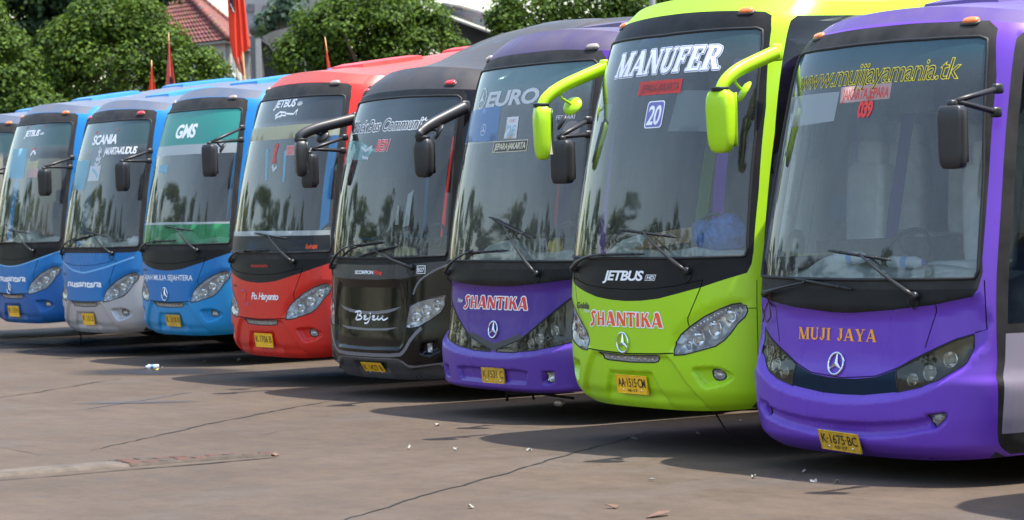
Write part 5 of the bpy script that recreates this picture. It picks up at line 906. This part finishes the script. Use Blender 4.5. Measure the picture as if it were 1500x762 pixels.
def tree(name, label, lobes, depth, m, leaf, clr, dens_, group='trees behind the parked coaches', flatten=.8, trunkpx=None):
    """lobes: (px, py, rx, ry) outlines of the crown's masses in the photograph, at the tree's distance"""
    cl = []; px1 = depth/FPX; cx = sum(l[0] for l in lobes)/len(lobes); base = at(trunkpx or cx, 300, depth); rt = tag(empty(name, (base.x, base.y, 0)), label, 'tree', group)
    for (x, y, rx, ry) in lobes:
        c = at(x, y, depth); ax, az = rx*px1, ry*px1; ay = ax*flatten; area = 4*math.pi*((ax*az+ay*az+ax*ay)/3); kk = max(6, int(area/(clr*clr)*dens_))
        for _ in range(kk):
            d = Vector((random.gauss(0, 1), random.gauss(0, 1), random.gauss(.25, 1))).normalized()
            if d.dot(Vector((_f.x, _f.y, 0))) > .55: continue
            r_ = clr*random.uniform(.55, 1.25); f_ = random.uniform(.80, 1.0); p_ = c+Vector((_r0.x, _r0.y, 0))*(d.dot(_r0)*max(ax-r_*.6, .1)*f_)+Vector((_f.x, _f.y, 0)).normalized()*(d.dot(Vector((_f.x, _f.y, 0)))*ay*f_)+Vector((0, 0, d.z*max(az-r_*.6, .1)*f_)); cl.append((tuple(p_-Vector((base.x, base.y, 0))), r_))
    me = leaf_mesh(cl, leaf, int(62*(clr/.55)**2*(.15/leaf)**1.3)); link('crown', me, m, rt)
    tb = MB(); zc = max(1.2, min(c[2] for c, r in cl)+.4); H = sum(c[2] for c, r in cl)/len(cl); rad = .10+.02*H; tb.tube([(0, 0, 0), (.05, .03, zc*.5), (-.03, .05, zc), (.02, 0, H)], [rad*1.3, rad, rad*.8, rad*.45], 9)
    for c, r_ in random.sample(cl, min(14, len(cl))):
        s0 = Vector((0, 0, random.uniform(zc*.8, H))); e0 = Vector(c); tb.tube([s0, s0.lerp(e0, .5)+Vector((0, 0, .15)), e0], [rad*.45, rad*.3, rad*.1], 6)
    tb.build('trunk', 'bark', rt); return rt
tree('dark_tree', 'tall dark blue green tree behind the rounded bright tree', [(50, 10, 130, 100), (205, -14, 70, 34), (130, -20, 140, 60), (20, 60, 90, 90)], 96, 'leaf_dark', .20, .75, 1.0, 'trees behind the parked coaches')
tree('broad_tree', 'rounded bright green tree with a wide dome behind the two pennants', [(175, 105, 120, 90), (278, 118, 66, 54), (105, 135, 62, 66), (170, 32, 82, 50), (120, 70, 66, 56), (225, 80, 60, 50)], 72, 'leaf_bright', .105, .52, 1.05)
tree('bushy_tree', 'shaded mid green tree at the end of the coach row', [(10, 115, 52, 80), (-30, 80, 55, 95), (50, 170, 60, 36), (30, 150, 50, 40)], 66, 'leaf_mid', .105, .5, 1.0)
tree('broad_tree', 'bright green tree growing between the brick house and the grey roofed house', [(540, 62, 112, 72), (455, 85, 66, 42), (612, 78, 78, 46), (540, 18, 84, 42), (500, 50, 80, 50), (620, 30, 46, 34)], 72, 'leaf_bright', .105, .52, 1.05)
tree('leafy_tree', 'dense green tree rising behind the black and deep violet coaches', [(790, 30, 82, 60), (745, 40, 40, 40), (860, 12, 90, 62), (950, 8, 80, 50), (1020, 0, 60, 40), (900, 60, 130, 30)], 70, 'leaf_mid', .105, .5, 1.05)
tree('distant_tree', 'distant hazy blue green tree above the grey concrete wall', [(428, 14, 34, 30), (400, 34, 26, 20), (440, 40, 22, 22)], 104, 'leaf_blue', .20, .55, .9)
tree('distant_tree', 'distant dark treetop showing above the bright tree beside the grey roofed house', [(600, -4, 34, 16)], 100, 'leaf_dark', .2, .5, 1.0)
# trees across the yard, in front of the coaches: unseen, added to darken what the paint and glass mirror
def reflection_tree(x, y, H, Rr):
    rt = tag(empty('reflection_tree', (x, y, GZ)), 'unseen tree added across the yard to darken reflections', 'tree', 'unseen trees added for dark reflections'); cl = []
    for _ in range(46):
        d = Vector((random.gauss(0, 1), random.gauss(0, 1), random.gauss(.1, 1))).normalized(); r_ = random.uniform(.8, 1.4); cl.append(((d.x*Rr*.85, d.y*Rr*.85, H*.56+d.z*H*.40), r_))
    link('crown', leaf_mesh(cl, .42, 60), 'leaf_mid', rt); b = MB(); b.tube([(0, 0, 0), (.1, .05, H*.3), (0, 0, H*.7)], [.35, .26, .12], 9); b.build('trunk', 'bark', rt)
for x_, y_, h_ in ((-80, -2, 10), (-73, -9, 11.5), (-66, -13, 10), (-58, -19, 12), (-51, -22, 10.5), (-44, -27, 12), (-37, -30, 11), (-30, -34, 12.5), (-22, -37, 11), (-13, -41, 12)): reflection_tree(x_, y_, h_, h_*.42)
# low hedge of the far boundary so that no bare horizon shows between the trunks
hb = [(x, 182-abs(x-500)*.02, 75, 40) for x in range(-60, 1200, 90)]; tree('boundary_hedge', 'dark hedge along the far boundary under the tree crowns', hb, 84, 'leaf_dark', .2, .7, .8, None)
# ------------------------------------------------------------------ houses
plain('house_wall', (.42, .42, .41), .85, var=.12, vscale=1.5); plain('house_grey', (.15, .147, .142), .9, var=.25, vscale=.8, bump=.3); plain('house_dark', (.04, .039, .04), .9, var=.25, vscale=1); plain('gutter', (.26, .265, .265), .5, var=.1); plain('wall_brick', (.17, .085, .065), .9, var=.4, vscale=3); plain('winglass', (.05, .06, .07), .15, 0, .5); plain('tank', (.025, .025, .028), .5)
def tilemat(name, a, c):
    m_, t, nd, lk, b = newmat(name); tc = nd.new('ShaderNodeTexCoord'); n_ = noise(nd, lk, 2.0, 5, .6, tc.outputs['Object']); v_ = nd.new('ShaderNodeTexVoronoi'); v_.inputs['Scale'].default_value = 3.2; lk.new(tc.outputs['Object'], v_.inputs['Vector']); x_ = mixc(nd, lk, .5, ramp(nd, lk, n_.outputs[0], [(.3, a), (.7, c)]).outputs[0], mixc(nd, lk, .8, c, v_.outputs['Color'], 'MULTIPLY')); lk.new(x_, b.inputs['Base Color']); pset(b, None, .8); return m_
tilemat('roof_tile_red', (.13, .042, .034), (.25, .088, .07)); tilemat('roof_tile_grey', (.075, .075, .078), (.14, .135, .13))
def tiled(name, m, par, o, A, B, Cc, D, nu, nv, h):
    """roof slope A,B (eave) to D,C (ridge) laid with pan tiles: a wave across, a step at each course"""
    V = []; F = []; A, B, Cc, D = map(Vector, (A, B, Cc, D)); nrm = (B-A).cross(D-A).normalized(); nrm = nrm if nrm.z > 0 else -nrm; su = 4
    for j in range(nv):
        for e_ in (0, 1):
            tv = (j+e_)/nv
            for i in range(nu*su+1):
                tu = i/(nu*su); p_ = A.lerp(B, tu).lerp(D.lerp(Cc, tu), tv); V.append(p_-Vector(o)+nrm*(h*(.5+.5*math.cos(2*math.pi*tu*nu))+h*.9*(1-e_)))
    w_ = nu*su+1
    for r_ in range(2*nv-1):
        for i in range(nu*su): F.append((r_*w_+i, r_*w_+i+1, (r_+1)*w_+i+1, (r_+1)*w_+i))
    return link(name, mesh(name, V, F, False), m, par)
ap = at(236, -48, 121); c1 = at(336, 58, 112); c2 = at(396, 50, 126); c3 = at(140, 66, 120); zE = c1.z; c2.z = zE; c3.z = zE; c4 = c2+c3-c1
hs = tag(empty('house', (c1.x, c1.y, 0)), 'house with a red tiled hip roof and pale walls behind the tall flag', 'house'); ho = (c1.x, c1.y, 0)
rf = tiled('roof', 'roof_tile_red', hs, ho, c3, c1, ap, ap, 34, 20, .05); tiled('roof', 'roof_tile_red', hs, ho, c1, c2, ap, ap, 26, 22, .03)
rb = MB(); v4 = [Vector(x)-Vector(ho) for x in (c2, c4, c3, ap)]; rb.add(v4, [(0, 1, 3), (1, 2, 3)]); rb.build('roof', 'roof_tile_red', hs, False)
for a_, b_ in ((c1, ap), (c2, ap), (c3, ap)):
    k_ = 26; b2 = MB()
    for i in range(k_): s_ = a_.lerp(b_, i/k_)-Vector(ho)+Vector((0, 0, .05)); e_ = a_.lerp(b_, (i+1.15)/k_)-Vector(ho)+Vector((0, 0, .09)); b2.tube([s_, e_], [.17, .13], 8)
    b2.build('ridge_tiles', 'roof_tile_red', hs)
def prism(name, m, par, base, z0, z1, o):
    n_ = len(base); V = [(p_.x-o[0], p_.y-o[1], z0) for p_ in base]+[(p_.x-o[0], p_.y-o[1], z1) for p_ in base]; F = [(i, (i+1) % n_, n_+(i+1) % n_, n_+i) for i in range(n_)]+[tuple(range(n_-1, -1, -1)), tuple(range(n_, 2*n_))]; return link(name, mesh(name, V, F, False), m, par)
cen = (c1+c2+c3+c4)/4; ins = [cen+(x-cen)*.90 for x in (c1, c2, c4, c3)]; prism('wall', 'house_wall', hs, ins, zE-2.0, zE+.05, ho); prism('lower_wall', 'wall_brick', hs, [cen+(x-cen)*.89 for x in (c1, c2, c4, c3)], 0, zE-2.0, ho)
eav = [cen+(x-cen)*.985 for x in (c1, c2, c4, c3)]; prism('fascia', 'gutter', hs, eav, zE-.10, zE+.0, ho)
for a_, b_ in ((ins[3], ins[0]), (ins[0], ins[1])):
    out = ((a_+b_)/2-cen).normalized(); L_ = (b_-a_).length; d_ = (b_-a_).normalized()
    for f_ in (.12, .30, .48, .66, .84, .94):
        w0 = a_.lerp(b_, f_); pts = [w0-d_*.4, w0+d_*.4, w0+d_*.4+out*.05, w0-d_*.4+out*.05]; wn = prism('window', 'winglass', hs, pts, zE-1.35, zE-.45, ho); pts2 = [w0-d_*.48, w0+d_*.48, w0+d_*.48+out*.09, w0-d_*.48+out*.09]; prism('sill', 'gutter', wn, pts2, zE-1.45, zE-1.36, ho)
for f_ in (.02, .5, .98):
    p_ = ins[0].lerp(ins[1], f_); b2 = MB(); b2.box((p_.x-ho[0]-.14, p_.y-ho[1]-.14, 0), (p_.x-ho[0]+.14, p_.y-ho[1]+.14, zE-.1)); b2.build('column', 'house_grey', hs, False)
# grey concrete building with a sloping roof edge and a black water tank
def wallpoly(name, m, par, pts, depth_, thick, o):
    """upright slab whose outline is read from the photograph, at the building's distance"""
    P = [at(x, y, depth_) for x, y in pts]; n0 = Vector((_f.x, _f.y, 0)).normalized()*thick; V = [p_-Vector(o) for p_ in P]+[p_+n0-Vector(o) for p_ in P]; n_ = len(P); F = [tuple(range(n_)), tuple(range(2*n_-1, n_-1, -1))]+[(i, n_+i, n_+(i+1) % n_, (i+1) % n_) for i in range(n_)]; return link(name, mesh(name, V, F, False), m, par)
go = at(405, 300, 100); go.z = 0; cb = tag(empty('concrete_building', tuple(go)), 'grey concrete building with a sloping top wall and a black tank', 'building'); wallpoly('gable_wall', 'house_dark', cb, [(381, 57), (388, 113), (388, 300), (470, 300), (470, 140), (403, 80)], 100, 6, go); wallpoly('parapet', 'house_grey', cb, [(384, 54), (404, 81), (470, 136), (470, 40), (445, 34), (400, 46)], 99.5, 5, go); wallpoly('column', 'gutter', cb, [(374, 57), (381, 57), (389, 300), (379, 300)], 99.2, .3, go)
tk = at(383, 40, 106); tb = MB(); ax = Vector((_r0.x*.3-_f.x*.95, _r0.y*.3-_f.y*.95, 0)); tkm = tag(empty('water_tank', tuple(tk)), 'round black drum on the roof edge between the red roof and the concrete wall', 'tank'); tb.lathe([(0, .45), (.30, .45), (.34, .42), (.36, .1), (.34, .08), (.36, .04), (.36, -.3), (.34, -.33), (.36, -.36), (.36, -.8), (0, -.82)], 22, (0, 0, 0), ax); tb.build('drum', 'tank', tkm); tl = MB(); tl.lathe([(.20, .46), (.19, .48), (0, .485)], 16, (0, 0, 0), ax); tl.build('lid', 'tank', tkm)
ts = MB(); ts.box((-.35, -.35, -tk.z), (.35, .35, -.34)); ts.build('stand', 'house_grey', tkm, False)
fo = at(400, 300, 135); fo.z = 0; fb = tag(empty('far_building', tuple(fo)), 'hazy grey building far behind the tall flag', 'building'); plain('far_wall', (.20, .21, .23), .9, var=.35, vscale=.5); plain('far_dark', (.09, .095, .11), .9, var=.3); wallpoly('wall', 'far_wall', fb, [(352, -20), (352, 300), (470, 300), (470, -20)], 135, 8, fo)
for x_, y_ in ((362, 6), (385, 8), (405, 6), (372, 22), (430, 10)): wallpoly('window', 'far_dark', fb, [(x_, y_), (x_+11, y_), (x_+11, y_+11), (x_, y_+11)], 134.9, .1, fo)
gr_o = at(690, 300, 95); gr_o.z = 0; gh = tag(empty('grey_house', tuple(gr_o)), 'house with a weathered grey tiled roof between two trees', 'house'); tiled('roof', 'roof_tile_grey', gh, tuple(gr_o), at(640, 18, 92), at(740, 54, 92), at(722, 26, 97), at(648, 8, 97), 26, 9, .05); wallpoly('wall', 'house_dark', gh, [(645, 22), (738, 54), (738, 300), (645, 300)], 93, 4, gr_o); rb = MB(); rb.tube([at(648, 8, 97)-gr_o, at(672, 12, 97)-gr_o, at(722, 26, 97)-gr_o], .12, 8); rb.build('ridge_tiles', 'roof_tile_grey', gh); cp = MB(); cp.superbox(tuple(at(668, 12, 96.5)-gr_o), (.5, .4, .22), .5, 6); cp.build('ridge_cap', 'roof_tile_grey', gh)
wallpoly('fascia', 'house_grey', gh, [(640, 18), (740, 54), (740, 57), (640, 21)], 91.9, .1, gr_o)
# ------------------------------------------------------------------ flags, pole
def flagmat(name, c):
    m_, t, nd, lk, b = newmat(name); pset(b, c, .75, 0, 0, .2); tl = nd.new('ShaderNodeBsdfTranslucent'); tl.inputs[0].default_value = (*c, 1); mx = nd.new('ShaderNodeMixShader'); mx.inputs[0].default_value = .35; lk.new(b.outputs[0], mx.inputs[1]); lk.new(tl.outputs[0], mx.inputs[2]); lk.new(mx.outputs[0], nd['Material Output'].inputs[0])
flagmat('flag_red', (.82, .075, .035)); flagmat('flag_faded', (.72, .17, .12)); flagmat('flag_pink', (.62, .22, .14)); flagmat('flag_navy', (.03, .035, .06)); plain('bamboo', (.50, .33, .16), .6, var=.25, vscale=3)
FY = 46.5   # they stand just behind the tails of the blue coaches
def cloth(name, m, par, o, grid_, fold=.06, seed=0):
    """grid_: rows of pixel points (left..right) down the cloth; folds run down it"""
    rows = []; nn_ = 17
    for j, (xl, yl, xr, yr) in enumerate(grid_):
        row = []
        for i in range(nn_):
            t_ = i/(nn_-1); p_ = at(xl+(xr-xl)*t_, yl+(yr-yl)*t_, FY)+_f*(fold*math.sin(t_*9+seed+j*.5)+fold*.5*math.sin(t_*17+j*.9+seed)); row.append(p_-o)
        rows.append(row)
    R_ = [rows[0]]
    for a_, b_ in zip(rows[:-1], rows[1:]):
        for k_ in range(1, 5): R_.append([x.lerp(y, k_/4) for x, y in zip(a_, b_)])
    V = [p_ for r_ in R_ for p_ in r_]; n0 = len(V); V += [p_+_f*.006 for p_ in V]; F = [(j*nn_+i, (j+1)*nn_+i, (j+1)*nn_+i+1, j*nn_+i+1) for j in range(len(R_)-1) for i in range(nn_-1)]; F += [tuple(n0+i for i in f_[::-1]) for f_ in F]; return link(name, mesh(name, V, F), m, par)
bp_ = at(361, 160, FY); bo = Vector((bp_.x, bp_.y, 0)); fl = tag(empty('flag', tuple(bo)), 'tall red cloth flag hanging on a bamboo pole', 'flag'); pb = MB(); Pp = [at(372, 330, FY+.25)-bo, at(358, 122, FY+.25)-bo, at(353, 60, FY+.25)-bo, at(349, -40, FY+.25)-bo]; Pp[0].z = 0; pb.tube(Pp, [.045, .036, .03, .025], 8)
pb.build('pole', 'bamboo', fl); cloth('cloth', 'flag_red', fl, bo, [(333, -30, 352, -30), (333, 0, 352, 0), (334, 20, 353, 22), (336, 55, 355, 58), (340, 80, 355, 78), (345, 94, 353, 90), (349, 97, 352, 93)], .022); cloth('cloth', 'flag_red', fl, bo, [(346, -30, 358, -30), (347, 0, 358, 0), (350, 25, 361, 25), (352, 50, 364, 55), (354, 66, 366, 69), (356, 78, 362, 74)], .022, 2.0); cloth('cloth_tail', 'flag_pink', fl, bo+_f*-.0, [(342, 84, 353, 84), (345, 95, 356, 92), (350, 104, 358, 106), (355, 110, 358, 112)], .03, 1); cloth('emblem', 'flag_navy', fl, bo+_f*.02, [(335, -10, 345, -10), (335, 0, 345, 0), (336, 12, 345, 16)], .05); cloth('emblem', 'house_wall', fl, bo+_f*.03, [(336, 8, 339, 4), (338, 13, 343, 12), (342, 20, 345, 18)], .05)
def pennant(tip, l, r_, m, label, mark=False):
    b0 = at((l[0]+r_[0])/2, 300, FY); o = Vector((b0.x, b0.y, 0)); rt = tag(empty('pennant', tuple(o)), label, 'pennant', 'narrow red pennants behind the coaches'); cloth('cloth', m, rt, o, [(tip[0]-.4, tip[1], tip[0]+.4, tip[1]), ((tip[0]*2+l[0])/3, (tip[1]*2+l[1])/3, (tip[0]*2+r_[0])/3, (tip[1]*2+r_[1])/3), ((tip[0]+2*l[0])/3, (tip[1]+2*l[1])/3, (tip[0]+2*r_[0])/3, (tip[1]+2*r_[1])/3), (*l, *r_), (l[0]-1, l[1]+30, r_[0]+3, r_[1]+30)], .03); pb = MB(); e_ = at(tip[0], tip[1]-5, FY)-o; pb.tube([(0, 0, 0), at((l[0]+r_[0])/2, l[1], FY)-o+_f*.02, e_], [.03, .02, .008], 6); pb.build('pole', 'bamboo', rt)
    if mark: cloth('emblem', 'flag_navy', rt, o+_f*.015, [(247, 112, 251, 112), (246, 118, 253, 118), (248, 124, 252, 124)], .03)
pennant((222, 93), (217, 132), (228, 132), 'flag_red', 'short plain red pennant in front of the bright tree'); pennant((247, 53), (242, 130), (258, 130), 'flag_faded', 'tall faded red pennant with a dark emblem', True); pennant((476, 59), (479, 106), (486, 106), 'flag_red', 'thin red pennant leaning behind the red coach')
pp = at(963, 300, 60); pl = tag(empty('lamp_pole', (pp.x, pp.y, 0)), 'plain grey metal pole standing in front of the dense green tree', 'pole'); b2 = MB(); tp = at(961, -60, 60); b2.lathe([(.09, 0), (.085, .5), (.07, tp.z)], 12); b2.build('shaft', 'gutter', pl); b3 = MB(); b3.box((-.16, -.16, 0), (.16, .16, .05)); b3.build('base_plate', 'gutter', pl, False)
